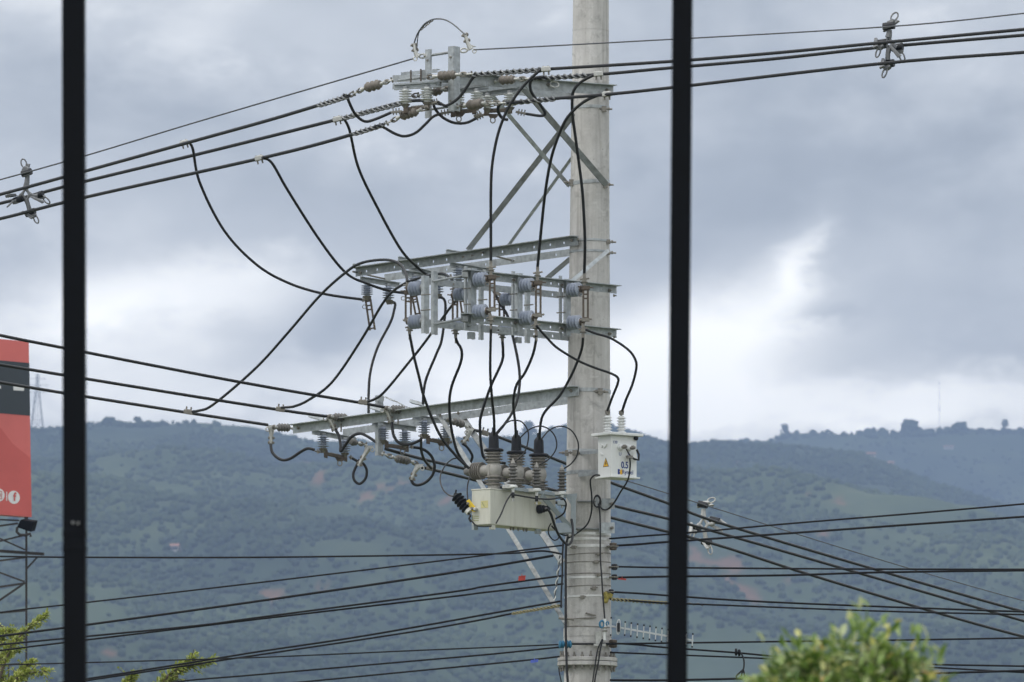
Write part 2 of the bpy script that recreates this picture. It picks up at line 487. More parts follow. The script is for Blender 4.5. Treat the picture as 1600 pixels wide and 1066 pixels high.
def soil_mask(X, Y):
    g_ = np.zeros_like(X)
    wx = fbm(X / 9, Y / 30, 71, 4) * 12; wy = fbm(X / 12, Y / 30, 83, 4) * 40
    for (a, b, rx, ry) in SOIL_W:
        g_ = np.maximum(g_, np.exp(-(((X + wx - a) / rx) ** 2 + ((Y + wy - b) / ry) ** 2)))
    tex = fbm(X / 7, Y / 18, 101, 4) + 0.5
    return np.clip((g_ * (0.25 + 1.35 * tex) - 0.40) * 2.2, 0, 0.62)


def clearing(X, Y):
    return np.clip(patches(X, Y, CLEAR_W, 1.6) * (0.35 + 1.1 * np.clip(fbm(X / 26, Y / 60, 91, 4) + 0.4, 0, 1)) * 0.8 + np.clip(fbm(X / 130, Y / 330, 55, 5) * 4 - 0.8, 0, 1) * 0.6, 0, 1)


def broad_tint(G, vec):
    """stands of different wood, pasture and scrub: broad changes of colour over the slope"""
    f = G.noise(vec, 0.0085, 4, 0.55, 0.6)
    return G.ramp(f, [(0.34, (0.62, 0.68, 0.72)), (0.47, (0.95, 0.95, 0.95)), (0.56, (1.22, 1.18, 1.06)), (0.68, (1.5, 1.38, 1.2))])


def hill_material():
    m = bpy.data.materials.new('wooded hillside'); m.use_nodes = True
    t = m.node_tree; G = NG(t); b = t.nodes['Principled BSDF']
    co = G.node('ShaderNodeTexCoord').outputs['Object']
    a1 = G.node('ShaderNodeAttribute', attribute_name='clearing').outputs['Fac']
    a2 = G.node('ShaderNodeAttribute', attribute_name='soil').outputs['Fac']
    mp = G.node('ShaderNodeMapping'); mp.inputs['Scale'].default_value = (1, 0.45, 1); t.links.new(co, mp.inputs[0])
    n = G.noise(mp.outputs[0], 0.03, 9, 0.62)
    n2 = G.noise(mp.outputs[0], 0.16, 6, 0.6)
    forest = G.ramp(n, [(0.3, (0.030, 0.047, 0.024)), (0.7, (0.062, 0.086, 0.038))])
    grass = G.ramp(n2, [(0.3, (0.052, 0.074, 0.034)), (0.7, (0.088, 0.108, 0.05))])
    soil = G.ramp(n2, [(0.3, (0.21, 0.095, 0.055)), (0.7, (0.31, 0.16, 0.10))])
    c = G.mix(a1, forest, grass)
    c = G.mix(1.0, c, broad_tint(G, mp.outputs[0]))
    t.nodes[-1].blend_type = 'MULTIPLY'
    c = G.mix(a2, c, soil)
    t.links.new(c, b.inputs['Base Color']); b.inputs['Roughness'].default_value = 0.95; b.inputs['Specular IOR Level'].default_value = 0.1
    return m


M['hill'] = hill_material()


def make_hill(name, table, Yr, Y0, seed, x0, x1, y1, nx, ny):
    core = np.linspace(-340 * Yr / 3000, 340 * Yr / 3000, nx - 80)
    xs = np.concatenate([np.linspace(x0, core[0] - 8, 40), core, np.linspace(core[-1] + 8, x1, 40)]); ys = np.linspace(Y0 - 60, y1, ny)
    X, Y = np.meshgrid(xs, ys); Z = hill_z(X, Y, table, Yr, Y0, seed)
    Z[0, :] = np.minimum(Z[0, :], -6)
    v = np.stack([X.ravel(), Y.ravel(), Z.ravel()], 1)
    idx = np.arange(nx * ny).reshape(ny, nx)
    f = np.stack([idx[:-1, :-1].ravel(), idx[:-1, 1:].ravel(), idx[1:, 1:].ravel(), idx[1:, :-1].ravel()], 1)
    me = bpy.data.meshes.new(name)
    me.vertices.add(len(v)); me.vertices.foreach_set('co', v.ravel())
    me.loops.add(f.size); me.loops.foreach_set('vertex_index', f.ravel().astype(np.int32))
    me.polygons.add(len(f)); me.polygons.foreach_set('loop_start', np.arange(0, f.size, 4, dtype=np.int32))
    me.polygons.foreach_set('use_smooth', np.ones(len(f), bool))
    me.update(calc_edges=True)
    cl = clearing(X, Y).ravel().astype(np.float32); so = soil_mask(X, Y).ravel().astype(np.float32) if seed == 3 else np.zeros(nx * ny, np.float32)
    for nm, arr in (('clearing', cl), ('soil', so)):
        at = me.attributes.new(nm, 'FLOAT', 'POINT'); at.data.foreach_set('value', arr)
    me.materials.append(M['hill'])
    o = bpy.data.objects.new(name, me); COL.objects.link(o)
    return tag(o, kind='structure')


make_hill('near_hill', RIDGE_A, YA, YA0, 3, -1300, 1300, 3400, 520, 420)
make_hill('far_hill', RIDGE_B, YB, YB0, 31, -1600, 1800, 4480, 300, 160)

M['ground'] = mat('dry grass and dirt', (0.10, 0.11, 0.06), 0.95, 0, 0.35, 0.15, dirt=(0.16, 0.13, 0.09), dirt_scale=0.05, dirt_amt=0.7, spec=0.1)
gb = MB()
gb.add([(-2600, -400, 0), (2600, -400, 0), (2600, 4600, 0), (-2600, 4600, 0)], [(0, 1, 2, 3)])
tag(gb.build('ground', M['ground']), kind='structure')

# forest: low lumpy crowns over the slopes, joined
ICO_V = []
_t = (1 + 5 ** 0.5) / 2
for q in [(-1, _t, 0), (1, _t, 0), (-1, -_t, 0), (1, -_t, 0), (0, -1, _t), (0, 1, _t), (0, -1, -_t), (0, 1, -_t), (_t, 0, -1), (_t, 0, 1), (-_t, 0, -1), (-_t, 0, 1)]:
    ICO_V.append(Vector(q).normalized())
ICO_F = np.array([(0, 11, 5), (0, 5, 1), (0, 1, 7), (0, 7, 10), (0, 10, 11), (1, 5, 9), (5, 11, 4), (11, 10, 2), (10, 7, 6), (7, 1, 8),
                  (3, 9, 4), (3, 4, 2), (3, 2, 6), (3, 6, 8), (3, 8, 9), (4, 9, 5), (2, 4, 11), (6, 2, 10), (8, 6, 7), (9, 8, 1)])
ICO_V = np.array([tuple(q) for q in ICO_V])


def forest_material():
    m = bpy.data.materials.new('forest crowns'); m.use_nodes = True
    t = m.node_tree; G = NG(t); b = t.nodes['Principled BSDF']
    r = G.node('ShaderNodeNewGeometry').outputs['Random Per Island']
    c = G.ramp(r, [(0.0, (0.040, 0.062, 0.028)), (0.7, (0.048, 0.070, 0.032)), (1.0, (0.060, 0.082, 0.038))])
    mp = G.node('ShaderNodeMapping'); mp.inputs['Scale'].default_value = (1, 0.45, 1); t.links.new(G.node('ShaderNodeTexCoord').outputs['Object'], mp.inputs[0])
    c = G.mix(1.0, c, broad_tint(G, mp.outputs[0])); t.nodes[-1].blend_type = 'MULTIPLY'
    t.links.new(c, b.inputs['Base Color']); b.inputs['Roughness'].default_value = 0.9; b.inputs['Specular IOR Level'].default_value = 0.15
    return m


M['forest'] = forest_material()


def make_forest(name, table, Yr, Y0, seed, n, xspan, ridge_n):
    rng = np.random.default_rng(seed)
    X = rng.uniform(-xspan, xspan, n); Y = rng.uniform(Y0 + 30, Yr - 10, n)
    keep = (clearing(X, Y) < rng.uniform(0.15, 0.7, n)) & (fbm(X / 70, Y / 190, 77, 4) + 0.10 > rng.uniform(-0.08, 0.10, n))
    if seed == 3: keep &= soil_mask(X, Y) < 0.2
    X, Y = X[keep], Y[keep]
    rx = rng.uniform(-xspan, xspan, ridge_n * 3); dens = fbm(rx / 25, rx * 0 + 5.5, seed + 40, 4) + 0.5
    rx = rx[rng.uniform(0, 1, len(rx)) < np.clip(dens * 2.2 - (0.65 if seed == 3 else 0.35), 0.05, 1)][:ridge_n]
    ry = Yr + rng.uniform(-25, 15, len(rx))
    size = np.concatenate([rng.uniform(0.7, 1.9, len(X)), rng.uniform(0.8, 2.2, len(rx)) * (1.0 if seed == 3 else 1.5) * (0.7 + np.clip(fbm(rx / 40, rx * 0 + 2.5, seed + 50, 3), 0, 1) * 2.2)])
    X = np.concatenate([X, rx]); Y = np.concatenate([Y, ry])
    Z = hill_z(X, Y, table, Yr, Y0, seed)
    N = len(X)
    jit = rng.uniform(0.72, 1.22, (N, 12, 1))
    sc = np.stack([size, size, size * rng.uniform(0.7, 1.15, N)], 1)[:, None, :]
    v = ICO_V[None] * jit * sc + np.stack([X, Y, Z + size * 0.55], 1)[:, None, :]
    f = (ICO_F[None] + (np.arange(N) * 12)[:, None, None]).reshape(-1, 3)
    me = bpy.data.meshes.new(name)
    v = v.reshape(-1, 3)
    me.vertices.add(len(v)); me.vertices.foreach_set('co', v.ravel())
    me.loops.add(f.size); me.loops.foreach_set('vertex_index', f.ravel().astype(np.int32))
    me.polygons.add(len(f)); me.polygons.foreach_set('loop_start', np.arange(0, f.size, 3, dtype=np.int32))
    me.update(calc_edges=True)
    me.materials.append(M['forest'])
    o = bpy.data.objects.new(name, me); COL.objects.link(o)
    return o


tag(make_forest('hillside_forest', RIDGE_A, YA, YA0, 3, 100000, 340, 800), 'dark green forest covering the nearer blue hazy hill', 'forest', kind='stuff')
tag(make_forest('distant_forest', RIDGE_B, YB, YB0, 31, 14000, 480, 900), 'hazy forest on the farther ridge at the right', 'forest', kind='stuff')

# haze: one closed box of air round everything
HTOP = max((o.matrix_world @ Vector(c)).z for o in COL.objects if o.type == 'MESH' for c in o.bound_box) + 6
print('HTOP', HTOP)
hz = MB()
hz.box((0, 2100, HTOP / 2 - 0.5), Vector((2620, 0, 0)), Vector((0, 2520, 0)), Vector((0, 0, HTOP / 2 + 0.5)))
hm = bpy.data.materials.new('pale haze'); hm.use_nodes = True
ht = hm.node_tree; ht.nodes.clear()
pv = ht.nodes.new('ShaderNodeVolumePrincipled'); mo = ht.nodes.new('ShaderNodeOutputMaterial')
pv.inputs['Color'].default_value = (0.325, 0.435, 0.655, 1)
pv.inputs['Density'].default_value = 0.00035
pv.inputs['Anisotropy'].default_value = 0.0
ht.links.new(pv.outputs[0], mo.inputs['Volume'])
hm.volume_intersection_method = 'FAST' if hasattr(hm, 'volume_intersection_method') else None
tag(hz.build('haze', hm), kind='stuff')

# ------------------------------------------------------------------ the concrete pole
PO = P(920.5, 533, 52.0)
_a, _b = P(918.0, 1000, 52.0), P(923.2, 30, 52.0)
_dir = (_b - _a).normalized()
PZ0, PZ1 = _a.z, _b.z


def pole_c(z):
    return _a + _dir * ((z - PZ0) / _dir.z)


def pole_r(z):
    return S(36.6) + (S(28.3) - S(36.6)) * (z - PZ0) / (PZ1 - PZ0)


def pole_z(py): return P(920, py, 52.0).z


pole = thing('utility_pole', (pole_c(0).x, 52.0, 0), 'tall tapered grey concrete utility pole carrying all the crossarms', 'utility pole')
ZF = pole_z(1034)


def frustum(z0, z1, extra=0.0, n=40, steps=10):
    mb = MB(); prof = []
    base = pole_c(z0)
    for i in range(steps + 1):
        z = z0 + (z1 - z0) * i / steps
        prof.append((pole_r(z) + extra, (z - z0)))
    mb.lathe(prof, base, _dir, n)
    return mb


frustum(ZF, 13.4).build('upper_shaft', M['concrete'], pole)
frustum(0.0, ZF - 0.002, -0.004).build('lower_shaft', M['concrete'], pole)
# joint flange of two plates with bolts round it
FR = S(46.5)
for z, h in ((ZF + 0.001, 0.034), (ZF - 0.042, 0.038)):
    MB().lathe([(FR - 0.004, 0), (FR, 0.004), (FR, h - 0.004), (FR - 0.004, h)], pole_c(z), _dir, 48).build('flange_plate', M['concrete'], pole)
for k in range(20):
    a = 2 * math.pi * (k + 0.35) / 20
    c = pole_c(ZF) + Vector((math.cos(a), math.sin(a), 0)) * (FR - 0.028)
    mb = MB()
    mb.lathe([(0.017, 0.036), (0.017, 0.052), (0.009, 0.053), (0.009, 0.075 + 0.02 * random.random())], c, UP, 6)
    mb.build('flange_bolt', M['fitting'], pole)
    mb = MB()
    mb.lathe([(0.010, -0.095 + 0.02 * random.random()), (0.010, -0.062), (0.019, -0.061), (0.019, -0.043)], c, UP, 6)
    mb.build('flange_nut', M['fitting'], pole)
# cast ring at the top joint and stiffening collars above the flange
for py, e, h, mm in ((49, 0.0015, 0.006, 'concrete'), (989, 0.006, 0.075, 'concrete'), (1001, 0.004, 0.05, 'concrete')):
    z = pole_z(py)
    MB().lathe([(pole_r(z) + e, 0), (pole_r(z) + e, h)], pole_c(z - h / 2), _dir, 40).build('collar', M[mm], pole)


def band(py, h_px, mm='galv', e=0.005, tilt=0.0, bolt=None):
    z = pole_z(py); r = pole_r(z) + e; h = S(h_px)
    ax = (_dir + Vector((-tilt, 0, 0))).normalized()
    o = MB().lathe([(r - 0.002, -h / 2), (r, -h / 2 + 0.001), (r, h / 2 - 0.001), (r - 0.002, h / 2)], pole_c(z), ax, 40).build('band', M[mm], pole)
    for bpx in (bolt or []):
        q = P(bpx, py + (bpx - 920) * tilt, 52.0)
        rr = (q.x - pole_c(z).x)
        Yb = 52.0 - math.sqrt(max(0.0, r * r - rr * rr)) - 0.012
        q = P(bpx, py + (bpx - 920) * tilt, Yb)
        mb = MB()
        mb.box(q, Vector((0.022, 0, 0)), Vector((0, 0.012, 0)), Vector((0, 0, h * 0.6 + 0.008)))
        mb.cyl(q + Vector((-0.075, -0.006, 0.004)), q + Vector((0.075, -0.006, -0.004)), 0.008, 8)
        mb.cyl(q + Vector((-0.03, -0.006, 0.002)), q + Vector((-0.046, -0.006, 0.002)), 0.015, 6)
        mb.cyl(q + Vector((0.03, -0.006, 0)), q + Vector((0.046, -0.006, 0)), 0.015, 6)
        mb.build('clamp_bolt', M['fitting'], pole)
    return o


band(170, 5, tilt=0.01, bolt=[944])
band(287, 6, tilt=0.06, bolt=[893, 946])
band(378, 3.5, bolt=[950]); band(395, 3.5, bolt=[950])
band(453, 3, e=0.004); band(521, 3, e=0.004)
band(612, 6, tilt=-0.01, bolt=[938]); band(707, 5, bolt=[886, 898], tilt=-0.03)
band(740, 6, e=0.004)
for py, h, t, mm in ((836, 4, 0.0, 'strap'), (844, 4, 0.02, 'strap'), (855, 4.5, 0.02, 'strap'), (867, 1.5, 0.05, 'fitting'), (880, 1.5, 0.02, 'fitting'), (898, 1.6, 0.02, 'fitting'),
                  (904, 3.5, 0.01, 'strap'), (917, 1.5, 0.04, 'fitting'), (933, 3, 0.03, 'strap'), (981, 2, -0.02, 'fitting')):
    band(py, h, mm, tilt=t, e=0.004)
# wrapped buckles on the straps
for bx, by in ((932, 878), (936, 898), (928, 919), (910, 933), (896, 855), (936, 866)):
    q = P(bx, by, 52.0 - 0.215)
    MB().box(q, Vector((0.02, 0, 0)), Vector((0, 0.008, 0)), Vector((0, 0, 0.016))).cyl(q + Vector((-0.035, -0.004, -0.003)), q + Vector((0.035, -0.004, 0.006)), 0.006, 6).build('buckle', M['fitting'], pole, bevel=0.003)
# yellow foam left where the twisted cable ties on
q = P(947, 934, 51.82)
mb = MB()
for k in range(6):
    c = P(940 + 14 * random.random(), 928 + 13 * random.random(), 51.86 - 0.02 * random.random())
    mb.lathe([(0.001, -0.015), (0.022, -0.008), (0.026, 0.004), (0.012, 0.018)], c, Vector((random.uniform(-.4, .4), -1, random.uniform(-.4, .4))), 8)
mb.build('foam_patch', M['straw'], pole)
# steel back plate above the flange
MB().box(P(935.5, 997, 51.77), Vector((0.028, 0, 0)), Vector((0, 0.012, 0)), Vector((0, 0, S(10)))).build('cover_plate', M['alu'], pole)
MB().box(P(937, 1008, 51.76), Vector((0.055, 0, 0)), Vector((0, 0.018, 0)), Vector((0, 0, S(2)))).build('bracket_foot', M['alu'], pole)

# ------------------------------------------------------------------ two black posts close to the camera
def near_post(x_top, x_mid, x_bot, Y, label, wpx, collars):
    top = P(x_top, -320, Y); bot = P(x_bot, 1066, Y); d = (top - bot)
    foot = bot - d * (bot.z / d.z)
    t = thing('black_post', foot, label, 'post', 'black posts in front of the camera')
    w = S(wpx, Y)
    MB().bar(foot, top, w, w, Vector((0, 1, 0))).build('shaft', M['post'], t, bevel=0.004)
    for py in collars:
        c = foot + d * ((P(x_bot, py, Y).z - foot.z) / d.z)
        MB().box(c, Vector((w / 2 + 0.0014, 0, 0)), Vector((0, w / 2 + 0.0014, 0)), Vector((0, 0, 0.012))).build('collar', M['post'], t, bevel=0.002)
    ft = MB(); ft.box(foot + Vector((0, 0, 0.006)), Vector((0.09, 0, 0)), Vector((0, 0.09, 0)), Vector((0, 0, 0.006)))
    ft.build('foot_plate', M['post'], t)
    bolts = [(118 - 4, 817), (118 + 4, 818)] if collars else []
    for bx, by in bolts:
        q = P(bx, by, Y - w / 2 - 0.002)
        MB().lathe([(0.005, 0), (0.005, 0.003), (0.002, 0.005)], q, Vector((0, -1, 0)), 8).build('screw', M['galv_dark'], t)
    return t


near_post(114.6, 116, 117.3, 20.0, 'thick black square post rising at the left, in front of the billboard', 35.0, (834, 858))
near_post(1069, 1062, 1057.5, 20.5, 'black square post rising right of the concrete pole', 31.5, ())

# ------------------------------------------------------------------ depth of the crossarms (two directions square to each other)
def YF(px): return 51.70 - (958 - px) / 170 * 0.95      # switch frame, near side: comes towards the camera to the left
def YK(px): return YF(px + 54) + 0.33                   # switch frame, far side
def YT(px): return 51.70 - (958 - px) / 170 * 0.62      # top crossarm, near beam
def YTK(px): return YT(px + 50) + 0.36                  # top crossarm, far beam
def YM(px): return 51.80 + (903 - px) / 170 * 1.15      # middle crossarm, near beam: goes away to the left
def YMK(px): return YM(px - 54) + 0.32
def YL(px): return 51.80 + (903 - px) / 170 * 1.25      # low crossarm, near beam
def YLK(px): return YL(px - 54) + 0.32


def PF(f, px, py): return P(px, py, f(px))


def steel_angle(p0, p1, h, fl, side, t=0.007, holes=(), lip_bottom=False):
    """rolled angle: web hangs h below the line p0-p1, flange fl wide at the top towards side; real round-ish holes through the web"""
    mb = MB(); p0, p1 = Vector(p0), Vector(p1)
    d = (p1 - p0); L = d.length; d.normalize()
    s = Vector(side); s = (s - d * s.dot(d)).normalized()
    u = s.cross(d).normalized()
    if u.z < 0: u = -u
    def plate(a, b, z0, z1):
        c = p0 + d * ((a + b) / 2) + u * ((z0 + z1) / 2)
        mb.box(c, d * ((b - a) / 2), s * (t / 2), u * ((z1 - z0) / 2))
    hs = 0.011
    if holes:
        zc = -h * 0.5
        plate(0, L, zc + hs, -0.0005); plate(0, L, -h, zc - hs)
        x = 0.0
        for q in sorted(holes):
            xc = q * L
            plate(x, xc - hs, zc - hs, zc + hs); x = xc + hs
        plate(x, L, zc - hs, zc + hs)
    else:
        plate(0, L, -h, -0.0005)
    c = p0 + d * (L / 2) + s * (fl / 2 - t / 2) + u * (t / 2)
    mb.box(c, d * (L / 2 + 0.001), s * (fl / 2), u * (t / 2))
    if lip_bottom:
        c = p0 + d * (L / 2) + s * (fl / 2 - t / 2) + u * (-h - t / 2)
        mb.box(c, d * (L / 2 - 0.001), s * (fl / 2), u * (t / 2))
    return mb


def brace_angle(p0, p1, w, up=UP, t=0.006):
    """L-section strut"""
    p0, p1 = Vector(p0), Vector(p1); d = (p1 - p0).normalized()
    n = Vector((0, -1, 0)); n = (n - d * n.dot(d)).normalized(); s = d.cross(n).normalized()
    mb = MB(); c = (p0 + p1) / 2; L = (p1 - p0).length / 2
    mb.box(c, d * L, s * (w / 2), n * (t / 2))
    mb.box(c + s * (w / 2 - t / 2) - n * (w / 2), d * (L - 0.001), s * (t / 2), n * (w / 2 - t / 2 - 0.0005))
    return mb


def boltset(name, parent, pts, n=Vector((0, -1, 0)), r=0.016, mm='fitting'):
    for p in pts:
        mb = MB(); mb.lathe([(r, 0), (r, 0.014), (r * 0.5, 0.015), (r * 0.5, 0.032)], p, n, 6)
        mb.build(name, M[mm], parent)


NEAR_A = Vector((0.66, -0.75, 0))      # from the switch frame towards the camera right
NEAR_B = Vector((-0.66, -0.75, 0))     # from the away-going arms towards the camera left

# ---- middle crossarm, going away to the left
mid_arm = thing('crossarm', PF(YM, 900, 377), 'middle galvanised crossarm pointing left away from the pole, long brace rising from it', 'crossarm', 'galvanised crossarms on the concrete pole')
steel_angle(PF(YM, 903, 370), PF(YM, 556, 420), S(13), S(14), NEAR_B, holes=[0.06, 0.12, 0.19, 0.26, 0.33, 0.42, 0.5, 0.58, 0.64, 0.71, 0.78, 0.82, 0.9, 0.95]).build('beam', M['galv'], mid_arm)
steel_angle(PF(YMK, 893, 390), PF(YMK, 601, 430), S(10), S(10), NEAR_B * -1, holes=[0.08, 0.3, 0.45, 0.57, 0.66, 0.75, 0.85]).build('beam', M['galv'], mid_arm)
for a, b in (((903, 370), (893, 390)), ((757, 391), (800, 402)), ((625, 410), (660, 419)), ((557, 421), (601, 431))):
    q0, q1 = PF(YM, *a), PF(YMK, *b)
    MB().cyl(q0 + Vector((0, 0, -0.03)) + (q0 - q1).normalized() * 0.06, q1 + Vector((0, 0, -0.03)) + (q1 - q0).normalized() * 0.08, 0.009, 8).build('spacer_bolt', M['fitting'], mid_arm)
for a, b in (((551, 413), (572, 420)), ((622, 402), (650, 408)), ((697, 391), (726, 396)), ((640, 418), (697, 431))):
    steel_angle(P(*a, YM(a[0]) - 0.02), P(*b, YM(b[0]) + 0.25), S(5), S(5), NEAR_A).build('cross_piece', M['galv'], mid_arm)
brace_angle(P(731, 391, YM(731) - 0.03), P(897, 178, 51.9), S(8)).build('brace', M['galv_dark'], mid_arm)
brace_angle(P(794, 384, YMK(794)), P(893, 247, 52.2), S(4.5)).build('brace', M['galv'], mid_arm)
brace_angle(P(852, 437, 52.4), P(891, 404, 52.25), S(7)).build('brace', M['galv_dark'], mid_arm)
boltset('bolt', mid_arm, [PF(YM, x, y) + Vector((0, -0.01, 0)) for x, y in ((724, 402), (738, 400), (893, 376), (563, 427))])

# ---- switch frame: comes towards the camera to the left
frame = thing('switch_frame', PF(YF, 955, 455), 'galvanised ladder-like steel frame holding the vertical switches at mid height', 'steel frame')
steel_angle(PF(YF, 963, 448), PF(YF, 722, 423), S(11), S(12), NEAR_A, holes=[0.1, 0.32, 0.38, 0.43, 0.63, 0.68, 0.85]).build('beam', M['galv'], frame)
steel_angle(PF(YK, 890, 459), PF(YK, 662, 435), S(9), S(9), NEAR_A * -1, holes=[0.12, 0.3, 0.4, 0.62, 0.8]).build('beam', M['galv'], frame)
steel_angle(PF(YF, 963, 516), PF(YF, 720, 491), S(11.5), S(12), NEAR_A, holes=[0.1, 0.31, 0.37, 0.43, 0.63, 0.68, 0.74, 0.85]).build('beam', M['galv'], frame)
steel_angle(PF(YK, 890, 523), PF(YK, 664, 500), S(10), S(9), NEAR_A * -1, holes=[0.12, 0.25, 0.4, 0.5, 0.62, 0.73, 0.8]).build('beam', M['galv'], frame)


def upright(x0, x1, y0, y1, f, parent, mm='galv', dy=0.0, name='upright', faces=2):
    """channel standing in the frame: a face towards the camera and a leg going back"""
    xm = (x0 + x1) / 2; Y = f(xm) + dy
    a, b = P(x0, y0, Y), P(x1, y1, Y)
    w = b.x - a.x; zc = (a.z + b.z) / 2; hz_ = (a.z - b.z) / 2
    mb = MB()
    # channel rotated 45 degrees: one web and two legs
    wu = Vector((0.75, 0.66, 0)); wn = Vector((0.66, -0.75, 0))
    k = w / (0.75 + 0.5)
    c = Vector(((a.x + b.x) / 2, Y, zc))
    mb.box(c, wu * (k / 2), wn * 0.003, UP * hz_)
    if faces > 1:
        mb.box(c + wu * (k / 2 - 0.003) - wn * (k * 0.3 + 0.0035), wu * 0.003, wn * (k * 0.3), UP * hz_)
        mb.box(c - wu * (k / 2 - 0.003) - wn * (k * 0.3 + 0.0035), wu * 0.003, wn * (k * 0.3), UP * hz_)
    return mb.build(name, M[mm], parent)


for x0, x1, y0, y1, f, dy, mm in (
        (733, 747, 419, 509, YF, -0.05, 'galv'), (749, 757, 446, 531, YF, 0.22, 'galv'), (726, 731, 416, 515, YF, 0.10, 'galv'), (732, 745, 519, 530, YK, -0.02, 'galv'),
        (806, 819, 427, 518, YF, -0.05, 'galv'), (800, 806, 424, 524, YF, 0.10, 'galv'), (821, 830, 457, 536, YF, 0.22, 'galv'), (806, 817, 527, 536, YK, -0.02, 'galv'),
        (882, 894, 436, 525, YF, -0.05, 'galv'), (874, 879, 431, 531, YF, 0.10, 'galv'),
        (660, 673, 431, 521, YK, -0.10, 'galv'), (675, 686, 424, 523, YF, 0.02, 'galv')):
    upright(x0, x1, y0, y1, f, frame, mm, dy)
for a, b, fa, fb in (((676, 440), (724, 431), YF, YF), ((678, 507), (724, 498), YF, YF)):
    MB().cyl(P(*a, fa(a[0]) - 0.04), P(*b, fb(b[0]) + 0.02), 0.011, 8).build('tie_rod', M['galv_dark'], frame)
for x, ys in ((731, (451, 476)), (803, (460, 485)), (876, (464, 489)), (664, (461, 485)), (753, (469,)), (825, (477,))):
    for y in ys:
        MB().cyl(P(x - 6, y, YF(x) - 0.10), P(x + 8, y - 1, YF(x) + 0.02), 0.006, 6).build('through_bolt', M['fitting'], frame)
for y in (424, 493):
    MB().box(PF(YF, 727, y + 6), Vector((S(4.2), 0, 0)), Vector((0, 0.05, 0)), Vector((0, 0, S(4.2)))).build('end_block', M['galv_dark'], frame)
boltset('bolt', frame, [PF(YF, x, y) + NEAR_A * 0.006 for x, y in ((951, 454), (801, 438), (876, 446), (951, 522), (803, 505), (876, 514), (834, 526))], NEAR_A)
boltset('bolt', frame, [PF(YF, x, y) for x, y in ((958, 462), (958, 527))], Vector((1, 0, 0)), 0.012)
brace_angle(P(951, 391, 51.72), P(893, 440, 51.5), S(6)).build('brace', M['galv'], frame)

# ---- top crossarm
top_arm = thing('crossarm', PF(YT, 950, 142), 'topmost galvanised crossarm with two upright stubs and crossed braces', 'crossarm', 'galvanised crossarms on the concrete pole')
steel_angle(PF(YT, 958, 135), PF(YT, 684, 113.5), S(15), S(12), NEAR_A).build('beam', M['galv'], top_arm)
steel_angle(PF(YTK, 899, 147), PF(YTK, 640, 124), S(10), S(10), NEAR_A * -1).build('beam', M['galv'], top_arm)
# cross channels along the lines
steel_angle(P(614, 119, YTK(614) + 0.1), P(690, 118, YT(690) - 0.1), S(10), S(4), NEAR_B * -1).build('cross_piece', M['galv'], top_arm)
steel_angle(P(614, 132, YTK(614) + 0.08), P(687, 128, YT(687) - 0.12), S(6.5), S(5), NEAR_B * -1, lip_bottom=True).build('cross_piece', M['galv'], top_arm)
steel_angle(P(627, 114.5, YTK(627) + 0.1), P(683, 109, YT(683) - 0.12), S(4.5), S(6), NEAR_B * -1).build('cross_piece', M['galv'], top_arm)
steel_angle(P(692, 133, YT(692) + 0.3), P(763, 128, YT(763) - 0.02), S(9), S(6), NEAR_B * -1, lip_bottom=True).build('cross_piece', M['galv'], top_arm)
steel_angle(P(748, 145, YTK(748)), P(826, 135, YT(826)), S(6), S(6), NEAR_B * -1, lip_bottom=True).build('cross_piece', M['galv'], top_arm)
MB().box(P(661, 117, YT(661)), Vector((S(4), 0, 0)), Vector((0, 0.04, 0)), Vector((0, 0, S(6.5)))).build('end_block', M['galv_dark'], top_arm)
for x, y0, y1 in ((642, 110, 128.5), (657.5, 108, 127)):
    MB().cyl(P(x, y0, YT(x) - 0.03), P(x, y1, YT(x) - 0.03), 0.008, 8).build('through_bolt', M['bronze'], top_arm)
MB().cyl(P(621, 126, YT(621)), P(658, 122, YT(658)), 0.010, 8).build('through_bolt', M['galv_dark'], top_arm)
# uprights
def square_stub(x0, xm, x1, y0, y1, Y, holes):
    a, m_, b = P(x0, y0, Y), P(xm, y0, Y), P(x1, y0, Y); z1 = P(xm, y1, Y).z; z0 = a.z
    mb = MB(); h = Vector((0, 0, (z0 - z1) / 2)); zc = (z0 + z1) / 2
    w1 = (m_ - a).x; w2 = (b - m_).x
    u = Vector((-w1, w1 * 0.75, 0)); v = Vector((w2, w2 * 1.1, 0))
    c0 = Vector((m_.x, Y, zc)); n1 = u.cross(UP).normalized(); n2 = v.cross(UP).normalized()
    mb.box(c0 + u / 2, u / 2, n1 * 0.003, h)
    mb.box(c0 + v / 2 + n2 * 0.0031, v / 2, n2 * 0.003, h)
    mb.box(c0 + u + v / 2, v / 2 * 0.99, n2 * 0.003, h)
    o = mb.build('upright_stub', M['galv'], top_arm)
    for hx, hy in holes:
        q = P(hx, hy, Y) ; q.y = Y + 0.75 * (m_.x - q.x) - 0.004
        MB().lathe([(0.011, 0), (0.011, 0.006), (0.005, 0.007)], q, Vector((-0.6, -0.8, 0)), 8).build('bolt_head', M['fitting'], top_arm)
square_stub(664.5, 672, 674, 77, 184, YT(672) + 0.22, [(668, 94)])
square_stub(700.5, 709, 718, 72, 173, YT(709) - 0.14, [(704, 89), (704, 157)])
MB().cyl(P(674, 86.5, YT(674) + 0.2), P(700, 82.5, YT(700) + 0.1), 0.012, 8).build('tie_rod', M['galv_dark'], top_arm)
MB().cyl(P(675, 171, YT(674) + 0.2), P(703, 167, YT(700)), 0.010, 8).build('tie_rod', M['galv_dark'], top_arm)
brace_angle(P(817, 136, YT(817)), P(948, 289, 51.74), S(9)).build('brace', M['galv_dark'], top_arm)
brace_angle(P(768, 148, YTK(768)), P(890, 291, 52.1), S(6)).build('brace', M['galv'], top_arm)
